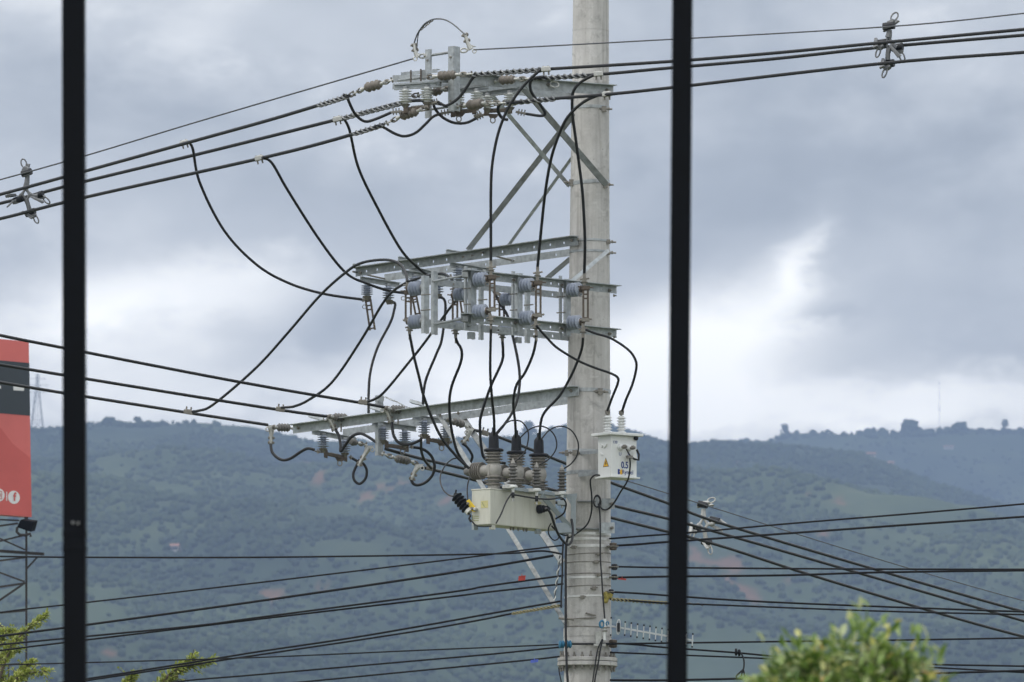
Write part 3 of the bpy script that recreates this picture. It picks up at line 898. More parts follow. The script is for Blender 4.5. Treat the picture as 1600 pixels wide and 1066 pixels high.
boltset('bolt', top_arm, [PF(YT, x, y) + NEAR_A * 0.006 for x, y in ((855, 132.5), (947, 141), (951, 147))], NEAR_A)
MB().ring(P(866, 132, YT(866) - 0.05), Vector((0.2, -1, 0.1)), 0.028, 0.008, 14, 6, 1.5, Vector((1, 0, -.15))).build('lifting_eye', M['alu'], top_arm)

# ---- low crossarm
low_arm = thing('crossarm', PF(YL, 900, 612), 'lowest and longest galvanised crossarm reaching far left above the grey recloser', 'crossarm', 'galvanised crossarms on the concrete pole')
steel_angle(PF(YL, 904, 604.5), PF(YL, 458, 665), S(13.5), S(13), NEAR_B).build('beam', M['galv'], low_arm)
steel_angle(PF(YLK, 893, 620), PF(YLK, 536, 672), S(11), S(11), NEAR_B * -1, holes=[0.35, 0.55, 0.75]).build('beam', M['galv'], low_arm)
for a, b in (((482, 651), (505, 657)), ((640, 628), (662, 634)), ((577, 637), (596, 643))):
    steel_angle(P(*a, YL(a[0]) + 0.05), P(*b, YL(b[0]) + 0.02), S(5), S(5), NEAR_A).build('cross_piece', M['galv'], low_arm)
upright(588, 601, 618, 712, YL, low_arm, 'galv', 0.12)
MB().box(P(594, 623, YL(594) + 0.06), Vector((S(6.5), 0, 0)), Vector((0, 0.004, 0)), Vector((0, 0, S(4)))).build('end_plate', M['galv'], low_arm)
brace_angle(P(677, 634, YL(677)), P(883, 972, 51.85), S(7)).build('brace', M['galv_dark'], low_arm)
brace_angle(P(719, 647, YLK(719)), P(879, 879, 52.1), S(9.5)).build('brace', M['galv_dark'], low_arm)
boltset('bolt', low_arm, [PF(YL, x, y) + Vector((0, -0.01, 0)) for x, y in ((892, 611), (678, 637), (716, 646), (466, 669), (648, 642))])
for x0, y0, x1, y1 in ((688, 640, 690, 652), (533, 662, 535, 675), (622, 652, 624, 664)):
    MB().cyl(P(x0, y0, YL(x0) - 0.04), P(x0, y1, YL(x0) - 0.04), 0.008, 8).build('through_bolt', M['fitting'], low_arm)
MB().cyl(P(873, 966, 51.80), P(897, 968, 51.78), 0.011, 8).build('brace_bolt', M['fitting'], low_arm)
MB().cyl(P(915, 958, 51.77), P(931, 962, 51.77), 0.008, 8).cyl(P(893, 967, 51.78), P(932, 965, 51.77), 0.006, 8).build('brace_bolt', M['fitting'], low_arm)

# ------------------------------------------------------------------ insulators and switches
def shed_profile(L, r_core, r_shed, n, t=0.35, lead=0.08):
    """umbrella sheds between 0 and L"""
    pr = [(r_core, 0)]
    p = L * (1 - 2 * lead) / n
    for i in range(n):
        z = L * lead + p * i
        rs = r_shed
        pr += [(r_core, z + p * 0.16), (rs * 0.95, z + p * 0.36), (rs, z + p * 0.44), (rs * 0.95, z + p * 0.54), (r_core * 1.12, z + p * 0.72), (r_core, z + p * 0.95)]
    pr.append((r_core, L))
    return pr


def post_insulator(parent, top, bot, r, n=5, mm='porcelain', rcore=0.45, cap=True):
    top, bot = Vector(top), Vector(bot); ax = bot - top; L = ax.length
    o = MB().lathe(shed_profile(L, r * rcore, r, n), top, ax, 24).build('insulator', M[mm], parent)
    if cap:
        a = ax.normalized()
        MB().lathe([(r * 0.42, -0.02), (r * 0.5, -0.004), (r * 0.5, 0.0)], top, a, 14).build('cap', M['galv_dark'], o)
        MB().lathe([(r * 0.75, 0.0), (r * 0.62, 0.012), (r * 0.36, 0.028), (r * 0.3, 0.042)], bot, a, 14).build('cap', M['fitting'], o)
    return o


def pad(parent, p, d, L=0.075, up=UP, name='terminal'):
    """bolted terminal pad with three bolts"""
    d = Vector(d).normalized(); mb = MB()
    mb.bar(p, Vector(p) + d * L, 0.03, 0.018, up)
    s = d.cross(up).normalized(); u = s.cross(d).normalized()
    for k in range(3):
        c = Vector(p) + d * (L * (0.25 + 0.27 * k))
        mb.cyl(c - u * 0.025, c + u * 0.033, 0.006, 6)
    return mb.build(name, M['fitting'], parent)


def lug(parent, p, q, r=0.007, name='terminal'):
    """small clamp on a wire end"""
    p, q = Vector(p), Vector(q); d = (q - p)
    mb = MB(); mb.cyl(p, q, r, 8)
    c = (p + q) / 2
    mb.box(c, Vector((0.016, 0, 0)), Vector((0, 0.014, 0)), Vector((0, 0, 0.013)))
    mb.cyl(c + Vector((-0.004, -0.02, -0.022)), c + Vector((-0.004, -0.02, 0.026)), 0.006, 6)
    mb.cyl(c + Vector((-0.02, -0.005, 0.006)), c + Vector((0.022, -0.01, 0.0)), 0.006, 6)
    return mb.build(name, M['fitting'], parent)


def twin_blade(parent, p0, p1, gap, w, mm='bronze', split=0.33):
    """two parallel bars joined by rungs"""
    p0, p1 = Vector(p0), Vector(p1); d = (p1 - p0).normalized()
    s = d.cross(Vector((0, -1, 0))).normalized(); n = s.cross(d)
    mb = MB()
    for k in (-1, 1):
        c = (p0 + p1) / 2 + s * (gap / 2 * k)
        mb.box(c, d * ((p1 - p0).length / 2), s * (w / 2), n * 0.009)
    L = (p1 - p0).length
    for f in (0.06, 0.2, split, 0.94):
        c = p0 + d * (L * f)
        mb.box(c, d * 0.007, s * (gap / 2 - w / 2 + 0.002), n * 0.007)
    o = mb.build('blade', M[mm], parent)
    MB().ring(p0 + d * (L * 0.22) + s * (gap / 2 + 0.022) - n * -0.012, n, 0.018, 0.0035, 14, 5).build('pull_ring', M['fitting'], o)
    return o


def hang_switch(label, base, f, ins, blade, n=5, open_blade=None, ring=None, lt=None, rt=None, r_px=10, base_h=6, group='underhung disconnect switches', dy=0.0, padl=None, padr=None, mm='porcelain'):
    (bx0, by0), (bx1, by1) = base
    (x0, x1) = (f(bx0), f(bx1)) if callable(f) else f
    def Yat(px): return x0 + (x1 - x0) * (px - bx0) / (bx1 - bx0) + dy
    t = thing('disconnect_switch', P((bx0 + bx1) / 2, by0, Yat((bx0 + bx1) / 2)), label, 'switch', group)
    side = Vector((0, -1, 0))
    steel_angle(P(bx0, by0, Yat(bx0)), P(bx1, by1, Yat(bx1)), S(base_h), S(5), side, lip_bottom=True).build('base_channel', M['galv'], t)
    for ix, yt, yb in ins:
        Y = Yat(ix) - 0.01
        top = P(ix, yt, Y); bot = Vector((top.x, top.y, P(ix, yb, Y).z))
        post_insulator(t, top, bot, S(r_px), n, mm)
    if blade:
        (ax, ay), (bx, by) = blade
        a, b = P(ax, ay, Yat(ax)), P(bx, by, Yat(bx)); d = (b - a).normalized()
        o = MB().bar(a, b, 0.030, 0.032).box(a, d * 0.022, Vector((0, 0.028, 0)), UP * 0.04).box(b, d * 0.02, Vector((0, 0.026, 0)), UP * 0.032).build('blade', M['bronze'], t, bevel=0.004)
        MB().bar(a + d * 0.05 + UP * 0.019, b - d * 0.04 + UP * 0.019, 0.018, 0.008).build('fuse_strip', M['galv_dark'], o)
        if ring:
            q = P(*ring, Yat(ring[0]))
            MB().ring(q, Vector((0.1, -1, 0)), 0.022, 0.006, 16, 6, 1.15, UP).build('pull_ring', M['fitting'], o)
            MB().prism([q + Vector((-0.05, -0.006, 0.06)), q + Vector((0.06, -0.006, 0.055)), q + Vector((0.03, -0.006, 0.02)), q + Vector((-0.025, -0.006, 0.02))], Vector((0, 0.012, 0))).build('latch', M['bronze'], o)
    if open_blade:
        (ax, ay), (bx, by), gap = open_blade
        twin_blade(t, P(ax, ay, Yat(ax) - 0.02), P(bx, by, Yat(bx) - 0.02), S(gap), S(3.3))
        q = P(ax, ay, Yat(ax))
        MB().box(q + UP * 0.012, Vector((0.03, 0, 0)), Vector((0, 0.022, 0)), UP * 0.022).build('hinge', M['fitting'], t, bevel=0.004)
    for tt in (lt, rt):
        if tt: lug(t, P(*tt[0], Yat(tt[0][0])), P(*tt[1], Yat(tt[1][0])))
    for tt in (padl, padr):
        if tt:
            a, b = P(*tt[0], Yat(tt[0][0])), P(*tt[1], Yat(tt[1][0]))
            pad(t, a, b - a, (b - a).length)
    return t


# top crossarm: three closed switches
G_TOP = 'closed switches hanging under the top crossarm'
hang_switch('leftmost closed switch under the top crossarm, its two ribbed insulators fully in view', ((616, 134), (690, 129)), (YT(616) + 0.24, YT(690) - 0.1), [(633.5, 139, 163), (667, 136, 160)], ((634, 171), (668, 167)), group=G_TOP, padl=((628, 174), (611, 176)), padr=((672, 162), (686, 159)), mm='porcelain_white')
hang_switch('closed switch under the top crossarm right behind the taller upright stub', ((706, 141), (762, 135)), (YT(706) + 0.22, YT(762)), [(716, 145, 168), (745, 142, 166)], ((708, 176), (741, 173)), group=G_TOP, ring=(717, 186), padl=((704, 175), (687, 178)), padr=((740, 182), (753, 178)), mm='porcelain_white')
hang_switch('rightmost closed switch under the top crossarm, nearest the pole', ((752, 145), (812, 137)), (YT(752) + 0.25, YT(812)), [(762, 149, 170), (797, 145, 168)], ((760, 174), (797, 172)), group=G_TOP, ring=(770, 188), padl=((757, 179), (742, 186)), padr=((806, 175), (823, 178)), mm='porcelain_white')

# middle crossarm: three open switches, blades hanging down
G_OPEN = 'open switches with hanging blades under the middle crossarm'
hang_switch('open switch at the far left tip of the middle crossarm, blades hanging straight down', ((563, 433), (624, 443)), (YM(563), YM(563) + 0.22), [(573.5, 444, 463), (607, 447, 469)], None, open_blade=((575, 468), (582, 516), 8), lt=((573, 469), (563, 469)), rt=((607, 472), (617, 474)), group=G_OPEN)
hang_switch('open switch partly hidden behind the left end of the switch frame', ((628, 423), (697, 433)), (YM(628), YM(628) + 0.25), [(648, 432, 455), (684, 436, 460)], None, open_blade=((647, 462), (653, 492), 7), lt=((640, 458), (631, 459)), rt=((684, 463), (692, 465)), group=G_OPEN)
hang_switch('open switch behind the middle of the switch frame, only its top insulator clear', ((703.5, 411), (771, 422)), (YM(703), YM(703) + 0.25), [(717, 419, 441), (756, 425, 447)], None, open_blade=((721, 462), (725, 490), 6), group=G_OPEN)

# low crossarm: three closed switches
G_LOW = 'closed switches hanging under the low crossarm'
hang_switch('leftmost closed switch under the low crossarm, cable looping up to its left end', ((488, 672), (556, 685)), (YL(488), YL(488) + 0.26), [(505, 680, 701), (539, 687, 708)], ((509, 709), (540, 716)), group=G_LOW, ring=(531, 724), lt=((503, 707), (492, 705)), rt=((545, 714), (553, 717)))
hang_switch('middle closed switch under the low crossarm, beside the upright channel', ((582, 658), (650, 668)), (YL(582), YL(582) + 0.26), [(598.5, 667, 688), (632.5, 673, 694)], ((604, 696), (636, 701)), group=G_LOW, ring=(629, 706), lt=((597, 692), (588, 692)), rt=((640, 699), (648, 698)))
hang_switch('rightmost closed switch under the low crossarm, next to the diagonal brace', ((645, 649), (714, 658)), (YL(645), YL(645) + 0.26), [(663, 657, 679), (697, 664, 685)], ((669, 687), (699, 693)), group=G_LOW, ring=(690, 700), lt=((664, 684), (654, 681)), rt=((700, 690), (706, 692)))


def vert_switch(label, f, top, bot, blade, fit_top, fit_bot, facing, r_px=11.2, L_px=19, dy=0.0, group='vertical switches on the steel frame', hide_tip=False):
    (tx, ty), (bx, by) = top, bot
    Y = f(tx) + dy + (-0.14 if facing > 0 else 0.10)
    ax = Vector((0.82, -0.57, 0)) if facing > 0 else Vector((-0.82, 0.57, 0))
    Lm = S(L_px) / 0.82
    t = thing('vertical_switch', P(tx, ty, Y), label, 'switch', group)
    for (x, y) in (top, bot):
        c = P(x, y, Y)
        o = MB().lathe(shed_profile(Lm, S(r_px) * 0.5, S(r_px), 4, lead=0.02), c - ax * (Lm / 2), ax, 24).build('insulator', M['porcelain'], t)
        tip = c + ax * (Lm / 2)
        MB().lathe([(S(r_px) * 0.55, 0), (S(r_px) * 0.5, 0.012), (0.018, 0.014), (0.018, 0.035)], tip, ax, 14).build('cap', M['bronze'], o)
        MB().lathe([(S(r_px) * 0.6, -0.03), (S(r_px) * 0.6, 0.001)], c - ax * (Lm / 2), ax, 14).build('cap', M['galv_dark'], o)
    tip_t = P(tx, ty, Y) + ax * (Lm / 2 + 0.03); tip_b = P(bx, by, Y) + ax * (Lm / 2 + 0.03)
    (ax0, ay0), (ax1, ay1), gap = blade
    Yb = tip_t.y
    twin_blade(t, P(ax0, ay0, Yb), P(ax1, ay1, Yb), S(gap), S(3.2))
    # jaws carrying the blade
    mb = MB(); q = P(ax0, ay0, Yb)
    mb.bar(tip_t - ax * 0.02, q, 0.035, 0.03); mb.box(q, Vector((S(gap / 2 + 3), 0, 0)), Vector((0, 0.02, 0)), UP * 0.018)
    mb.cyl(q + Vector((-0.07, -0.01, 0.012)), q + Vector((0.07, -0.01, 0.0)), 0.006, 6)
    mb.build('upper_jaw', M['bronze'], t)
    mb = MB(); q = P(ax1, ay1, Yb)
    mb.bar(tip_b - ax * 0.02, q, 0.03, 0.025); mb.box(q, Vector((S(gap / 2 + 2.5), 0, 0)), Vector((0, 0.02, 0)), UP * 0.015)
    mb.cyl(q + Vector((-0.05, -0.012, -0.004)), q + Vector((0.055, -0.012, 0.008)), 0.009, 8)
    mb.build('lower_jaw', M['fitting'], t)
    for nm, pts in (('upper_terminal', fit_top), ('lower_terminal', fit_bot)):
        mb = MB(); pp = [P(x, y, Yb) for x, y in pts]
        for a, b in zip(pp[:-1], pp[1:]): mb.bar(a, b, 0.012, 0.028, Vector((1, 0, 0)))
        c = pp[len(pp) // 2]
        mb.box(c, Vector((0.020, 0, 0)), Vector((0, 0.018, 0)), UP * 0.016)
        mb.cyl(c + Vector((-0.04, -0.012, 0.004)), c + Vector((0.045, -0.012, 0.016)), 0.008, 6)
        mb.cyl(c + Vector((-0.03, 0.012, -0.016)), c + Vector((0.03, 0.012, -0.02)), 0.007, 6)
        mb.cyl(pp[-1], pp[-1] + (pp[-1] - pp[-2]).normalized() * 0.05, 0.010, 8)
        mb.build(nm, M['fitting'], t)
    return t


vert_switch('vertical switch at the left end of the front row, with a straight cable below', YF, (752, 437), (751, 487), ((769, 433), (769, 484), 7), [(767, 430), (767, 420), (767, 407)], [(765, 489), (767, 498), (767, 506)], 1)
vert_switch('middle vertical switch of the front row, lower cable leaving towards the white transformer', YF, (824, 446), (824, 497), ((841, 442), (841, 493), 7), [(840, 438), (840, 428), (840, 416)], [(837, 498), (837, 510), (838, 524)], 1)
vert_switch('vertical switch in front of the concrete pole', YF, (898, 453), (898, 504), ((915, 450), (915, 500), 7), [(913, 446), (913, 438), (913, 427)], [(911, 505), (911, 516), (911, 528)], 1)
vert_switch('back row vertical switch at the far left of the frame, facing left', YK, (650, 451), (650, 503), ((638, 457), (638, 500), 8), [(638, 455), (637, 447), (636, 437)], [(640, 503), (640, 513), (640, 522)], -1)
vert_switch('back row vertical switch seen through the gap left of the front insulators', YK, (720, 460), (720, 506), ((711, 463), (711, 503), 7), [(711, 460), (710, 453), (706, 437)], [(712, 508), (712, 518), (712, 528)], -1, r_px=10.2)
vert_switch('back row vertical switch nearest the pole, half hidden by the frame uprights', YK, (793, 468), (793, 514), ((784, 470), (784, 512), 7), [(784, 467), (783, 462), (775, 457)], [(785, 516), (785, 524), (785, 533)], -1, r_px=10.2)


def strain(label, a, b, f, n, r_px, mm='brown_ins', la=None, rb=None, group='strain insulators', Yab=None, chain=None):
    """horizontal strain insulator from a to b with fittings out to la and rb"""
    Ya, Yb = Yab if Yab else (f(a[0]), f(b[0]))
    A, B = P(*a, Ya), P(*b, Yb); ax = B - A; L = ax.length; d = ax.normalized()
    t = thing('strain_insulator', (A + B) / 2, label, 'insulator', group)
    r = S(r_px)
    MB().lathe([(r * 0.5, -0.004)] + shed_profile(L, r * 0.74, r, n, 0.4, 0.02) + [(r * 0.5, L + 0.004)], A, ax, 22).build('shed_body', M[mm], t)
    for (p, q, k) in ((A, la, -1), (B, rb, 1)):
        if not q: continue
        Q = P(*q, (Ya if k < 0 else Yb) + (q[0] - (a[0] if k < 0 else b[0])) * (Yb - Ya) / (b[0] - a[0]))
        e = (Q - p); Lq = e.length; e.normalize()
        mb = MB()
        mb.cyl(p, p + e * min(0.045, Lq * 0.4), r * 0.32, 10)
        mb.lathe([(r * 0.32, 0), (r * 0.45, 0.008), (r * 0.45, 0.02), (r * 0.25, 0.026)], p + e * min(0.04, Lq * 0.35), e, 10)
        mb.build('end_fitting', M['alu'], t)
        s0 = min(0.05, Lq * 0.45); rest = Lq - s0
        nl = max(1, round(rest / 0.062)); st = rest / nl
        for i in range(nl):
            c = p + e * (s0 + st * (i + 0.5))
            axr = e.cross(UP).normalized() if i % 2 == 0 else e.cross(Vector((0, 1, 0.25))).normalized()
            o = MB().ring(c, axr, 0.019, 0.0075, 14, 6, (st / 2 + 0.008) / 0.019, e).build('shackle', M['alu' if i % 2 else 'fitting'], t)
            s_ = e.cross(axr)
            MB().cyl(c + e * st * 0.4 - axr * 0.026, c + e * st * 0.4 + axr * 0.026, 0.009, 8).build('pin', M['fitting'], o)
    return t


G_ST = 'brown strain insulators at the top crossarm'
strain('brown strain insulator left of the top crossarm, end of the upper left line', (572.5, 137), (594, 131.5), YT, 3, 8.2, la=(546, 149.5), rb=(613, 125), group=G_ST, Yab=(50.55, 50.45))
strain('brown strain insulator in front of the two upright stubs', (686, 119), (711, 117), YT, 4, 7.6, la=(668, 121), rb=(738, 115.5), group=G_ST, Yab=(50.55, 50.48))
strain('brown strain insulator on the near beam right of the stubs', (782, 125.5), (803, 124), YT, 3, 7.6, la=(763, 129), rb=(832, 122.5), group=G_ST, Yab=(50.98, 50.9))
strain('brown strain insulator tucked below the leftmost top switch', (628, 181.5), (651, 174), YT, 4, 7.6, la=(604, 193), rb=(667, 168), group=G_ST, Yab=(50.75, 50.65))
strain('brown strain insulator below the top crossarm in front of white ribbed insulators', (732.5, 164.5), (753, 161.5), YT, 3, 8.2, la=(714, 166), rb=(788, 161), group=G_ST, Yab=(50.55, 50.4))
strain('brown strain insulator half hidden behind the second ribbed insulator', (677, 145), (689, 141), YT, 2, 6.8, la=(645, 150), rb=(700, 138), group=G_ST, Yab=(50.9, 50.85))
G_SU = 'grey strain insulators at the low crossarm'
strain('grey strain insulator at the outermost tip of the low crossarm', (434, 668), (452, 668.5), YL, 4, 7.2, 'grey_ins', la=(427, 667.5), rb=(466, 671), group=G_SU, Yab=(YL(434) - 0.05, YL(434)))
strain('grey strain insulator second along the low crossarm', (522, 652), (541, 653), YL, 4, 7.2, 'grey_ins', la=(514, 651), rb=(556, 656), group=G_SU, Yab=(YL(530) - 0.12, YL(530) - 0.05))
strain('grey strain insulator beside the top of the upright channel', (612, 639.5), (631, 640.5), YL, 4, 7.2, 'grey_ins', la=(603, 638), rb=(648, 643), group=G_SU, Yab=(YL(620) - 0.12, YL(620) - 0.05))
strain('grey four ribbed strain insulator below the foot of the upright channel', (619, 716.5), (639, 720.5), YL, 4, 7.0, 'grey_ins', la=(598, 709), rb=(652, 725), group=G_SU, Yab=(YL(620) + 0.1, YL(620) + 0.2))
strain('grey strain insulator behind the top of the diagonal brace', (708, 658), (724, 664), YL, 3, 6.6, 'grey_ins', la=(700, 656), rb=(735, 671), group=G_SU, Yab=(YL(708) + 0.3, YL(708) + 0.36))
strain('small round grey strain insulator behind the leftmost low switch', (548, 690), (556, 692), YL, 1, 6.5, 'grey_ins', rb=(572, 695), group=G_SU, Yab=(YL(548) + 0.3, YL(548) + 0.36))

# safety chain on the upright channel
ch = thing('chain', P(602, 621, YL(600)), 'short slack chain from the upright channel to the low crossarm', 'chain')
cp = spline([(602, 620.5), (612, 625), (622, 629), (632, 635), (641, 638)], 4)
for i in range(0, len(cp) - 1):
    c = P((cp[i][0] + cp[i + 1][0]) / 2, (cp[i][1] + cp[i + 1][1]) / 2, YL(620))
    e = (P(*cp[i + 1], YL(620)) - P(*cp[i], YL(620)))
    MB().ring(c, Vector((0, -1, 0)) if i % 2 else Vector((0.3, 0.2, 1)), 0.007, 0.0028, 10, 5, 1.5, e).build('link', M['alu'], ch)


def dead_end(label, pts, Y, flip=1, group='silver dead end clamps'):
    """cast clamp that grips a line end: body with a curved keeper, bolts down the tail"""
    t = thing('dead_end_clamp', P(*pts[0], Y), label, 'clamp', group)
    pp = [P(x, y, Y) for x, y in pts]
    mb = MB()
    sp = spline([tuple(p) for p in pp], 4)
    mb.tube([Vector(q) for q in sp], [0.026 - 0.012 * i / len(sp) for i in range(len(sp))], 8)
    a, b = pp[0], pp[1]
    mb.prism([a + Vector((-0.035, -0.012, 0.02)), a + Vector((0.045, -0.012, 0.022)), b + Vector((0.02, -0.012, 0)), b + Vector((-0.02, -0.012, 0))], Vector((0, 0.024, 0)))
    mb.build('body', M['alu'], t)
    d = (pp[-1] - pp[1]); L = d.length; d.normalize(); s = d.cross(Vector((0, 1, 0))).normalized()
    n = max(2, round(L / 0.055))
    for k in range(n):
        c = pp[1] + d * (L * (k + 0.7) / n)
        MB().cyl(c - s * 0.03, c + s * 0.036, 0.010, 7).cyl(c + s * 0.012, c + s * 0.024, 0.017, 6).cyl(c - s * 0.026, c - s * 0.014, 0.017, 6).build('bolt', M['fitting'], t)
    MB().ring(a + Vector((-0.03 * flip, -0.02, -0.02)), Vector((0, 1, 0)), 0.016, 0.006, 12, 6, 1.2, UP).build('keeper', M['alu'], t)
    return t


dead_end('silver clamp hanging at the outermost end of the low crossarm line', [(423, 668), (424, 679), (423, 694)], YL(425) - 0.05)
dead_end('silver clamp on the line end at the second low insulator', [(513, 651.5), (519, 662), (523, 673)], YL(515) - 0.15)
dead_end('silver clamp on the line end beside the upright channel', [(602, 638.5), (608, 649), (611, 661)], YL(605) - 0.15)
dead_end('tarnished clamp left of the upright channel with bolts trailing down to a cable ring', [(577, 700), (571, 709), (560, 728)], YL(575) + 0.3, -1)
dead_end('tarnished clamp right of the four ribbed insulator', [(655, 729), (648, 737), (643, 750)], YL(650) + 0.2, -1)
dead_end('tarnished clamp between the two diagonal braces of the low crossarm', [(734, 673), (731, 682), (723, 693)], YL(730) + 0.36)
dead_end('silver clamp at the left stub where the thin shield wire ends', [(654, 89), (650, 84), (647, 68)], YT(655) + 0.15)
dead_end('silver bolted clamp right of the taller stub where the bare arc of wire starts', [(736, 77), (732, 70), (726, 52)], YT(735) - 0.1, -1)
for la_, x0, y0, x1, y1, Y in (('silver shackle tying the shield wire to the left stub', 656, 88.5, 665, 87, YT(660) + 0.15), ('silver shackle tying the shield wire to the taller stub', 717, 80, 732, 78, YT(725) - 0.1)):
    A, B = P(x0, y0, Y), P(x1, y1, Y)
    MBq = MB().ring((A + B) / 2, Vector((0, -1, 0.3)), 0.02, 0.008, 14, 6, 1.6, B - A).cyl(B + Vector((-0.01, -0.03, 0)), B + Vector((-0.01, 0.03, 0)), 0.01, 8)
    tag(MBq.build('shackle', M['alu'], None, (A + B) / 2), la_, 'shackle')

# ------------------------------------------------------------------ wires
def wire(name, label, cat, pts, Y, wpx, mm='cable', group=None, sub=8, n=8, parent=None):
    """Y: one depth, (start, end) or a list per point"""
    N = len(pts)
    if isinstance(Y, (int, float)): Ys = [Y] * N
    elif len(Y) == 2 and N != 2 or (len(Y) == 2):
        cum = [0.0]
        for a, b in zip(pts[:-1], pts[1:]): cum.append(cum[-1] + math.hypot(b[0] - a[0], b[1] - a[1]))
        Ys = [Y[0] + (Y[1] - Y[0]) * c / cum[-1] for c in cum]
    else: Ys = Y
    sp = spline([(x, y, d) for (x, y), d in zip(pts, Ys)], sub)
    w = [P(*q) for q in sp]
    r = S(wpx / 2 * (0.88 if mm != 'comm' else 0.84), sum(Ys) / N)
    mb = MB().tube(w, r, n)
    return tag(mb.build(name, M[mm], parent, None if parent is not None else w[0]), label, cat, group)


def helix(parent, a, b, Ya, Yb, core, pitch=0.13, strand=0.009, n=2, mm='grip', name='grip'):
    A, B = P(*a, Ya), P(*b, Yb); d = B - A; L = d.length; d.normalize()
    e1 = d.cross(UP).normalized(); e2 = d.cross(e1)
    steps = int(L / 0.012)
    for k in range(n):
        pts = []
        for i in range(steps + 1):
            s = L * i / steps; th = 2 * math.pi * (s / pitch + k / n)
            pts.append(A + d * s + (e1 * math.cos(th) + e2 * math.sin(th)) * core)
        MB().tube(pts, strand, 5).build(name, M[mm], parent)


def tap(label, px, py, Y, slope, mm='alu', group='tap clamps on the lines', bolts=-1):
    c = P(px, py, Y); d = Vector((1, 0, -slope)).normalized(); u = Vector((slope, 0, 1)).normalized()
    t = thing('tap_clamp', c, label, 'clamp', group)
    mb = MB(); mb.box(c, d * 0.042, Vector((0, 0.026, 0)), u * 0.020); mb.box(c + u * 0.018, d * 0.03, Vector((0, 0.02, 0)), u * 0.008)
    mb.build('body', M[mm], t, bevel=0.004)
    for k in (-1, 1):
        q = c + d * (0.022 * k)
        MB().cyl(q - u * 0.052 * (1 if bolts < 0 else 0.3), q + u * 0.052 * (1 if bolts > 0 else 0.6), 0.008, 7).build('bolt', M['fitting'], t)
    return t


G_LU = 'upper left power lines'
G_RU = 'upper right power lines'
# thin shield wire
wire('shield_wire', 'thin grey shield wire topmost on the left side', 'power line', [(-120, 313), (0, 281), (135, 243), (300, 193), (470, 143), (645, 92)], (55.8, 50.9), 2.7, 'strand')
wire('shield_wire', 'thin grey shield wire topmost on the right side', 'power line', [(740, 78), (950, 67), (1385, 42), (1600, 21), (1720, 8)], (50.7, 47.8), 2.7, 'strand')
# upper lines, left
w1 = wire('power_line', 'thick black line on the left, highest of the three insulated ones', 'power line', [(-120, 333), (0, 304), (135, 267), (290, 224), (430, 185), (545, 150)], (56.0, 50.55), 6.2, group=G_LU)
w2 = wire('power_line', 'thick black line on the left, second of the three insulated ones', 'power line', [(-120, 343), (0, 318), (135, 283), (330, 236), (530, 186), (640, 158), (690, 163)], (56.4, 50.8), 6.2, group=G_LU)
w3 = wire('power_line', 'thick black line on the left, lowest of the three insulated ones', 'power line', [(-120, 367), (0, 342), (135, 308), (405, 248), (520, 219), (598, 195)], (56.0, 50.75), 6.2, group=G_LU)
helix(w1, (498, 164.5), (543, 150.5), 50.9, 50.55, 0.020)
helix(w2, (530, 186), (636, 159), 51.5, 50.9, 0.020)
helix(w3, (553, 209), (600, 194.5), 51.05, 50.75, 0.020)
# upper lines, right
v1 = wire('power_line', 'thick black line on the right, highest of the three insulated ones', 'power line', [(735, 117), (850, 108.5), (1050, 96), (1210, 83), (1387, 66), (1600, 46), (1720, 35)], (50.45, 47.6), 6.2, group=G_RU)
v2 = wire('power_line', 'thick black line on the right, second of the three insulated ones', 'power line', [(826, 123.5), (935, 116.5), (1050, 106), (1210, 92), (1387, 73), (1600, 55), (1720, 44)], (50.85, 48.0), 6.2, group=G_RU)
v3 = wire('power_line', 'thick black line on the right, lowest of the three insulated ones', 'power line', [(792, 161), (870, 154), (945, 148), (1050, 137), (1387, 98.5), (1600, 82), (1720, 72)], (50.4, 47.6), 6.2, group=G_RU)
helix(v1, (728, 117.5), (845, 109), 50.45, 50.08, 0.019)
helix(v2, (838, 122.8), (918, 117.6), 50.82, 50.55, 0.019)
helix(v3, (800, 160.5), (868, 154.2), 50.4, 50.15, 0.019)
# lower left lines
G_LL = 'lower left power lines'
wire('power_line', 'black line entering at the left just above the red billboard', 'power line', [(-120, 497), (0, 524), (98, 543.5), (300, 583), (430, 607), (560, 629), (604, 637)], (50.4, 53.8), 5.6, group=G_LL)
wire('power_line', 'black line at the left crossing the dark band of the billboard', 'power line', [(-120, 550), (0, 570), (98, 586), (300, 619), (440, 641), (512, 651)], (51.2, 54.5), 5.6, group=G_LL)
wire('power_line', 'black line at the left ending at the tip of the low crossarm', 'power line', [(-120, 577), (0, 597.5), (98, 614), (300, 646), (418, 664)], (51.8, 55.2), 5.6, group=G_LL)
# lines leaving to the right, behind the pole
G_LR = 'power lines leaving downwards to the right'
wire('power_line', 'black line going down right behind the pole, highest of the three thick ones', 'power line', [(735, 671), (779, 683), (883, 724), (954, 754), (1045, 787), (1124, 817), (1375, 892), (1600, 956), (1720, 984)], (53.6, 61.5), 5.4, group=G_LR)
wire('power_line', 'black line going down right behind the pole, middle of the three thick ones', 'power line', [(602, 701.5), (657, 716.5), (726, 732.5), (830, 757), (962, 791), (1075, 819), (1337, 894), (1600, 970.5), (1720, 1002)], (54.2, 62.0), 5.4, group=G_LR)
wire('power_line', 'black line going down right behind the pole, lowest of the three thick ones', 'power line', [(657, 730), (680, 735), (741, 750), (850, 780), (955, 809), (1112, 849), (1262, 897), (1469, 959), (1600, 995), (1720, 1024)], (54.2, 62.0), 5.4, group=G_LR)
wire('shield_wire', 'hair thin grey wire going down right above the thick lines', 'power line', [(940, 741), (981, 752), (1094, 787), (1240, 833), (1420, 888), (1600, 939), (1720, 968)], (53.5, 61.0), 1.8, 'strand')

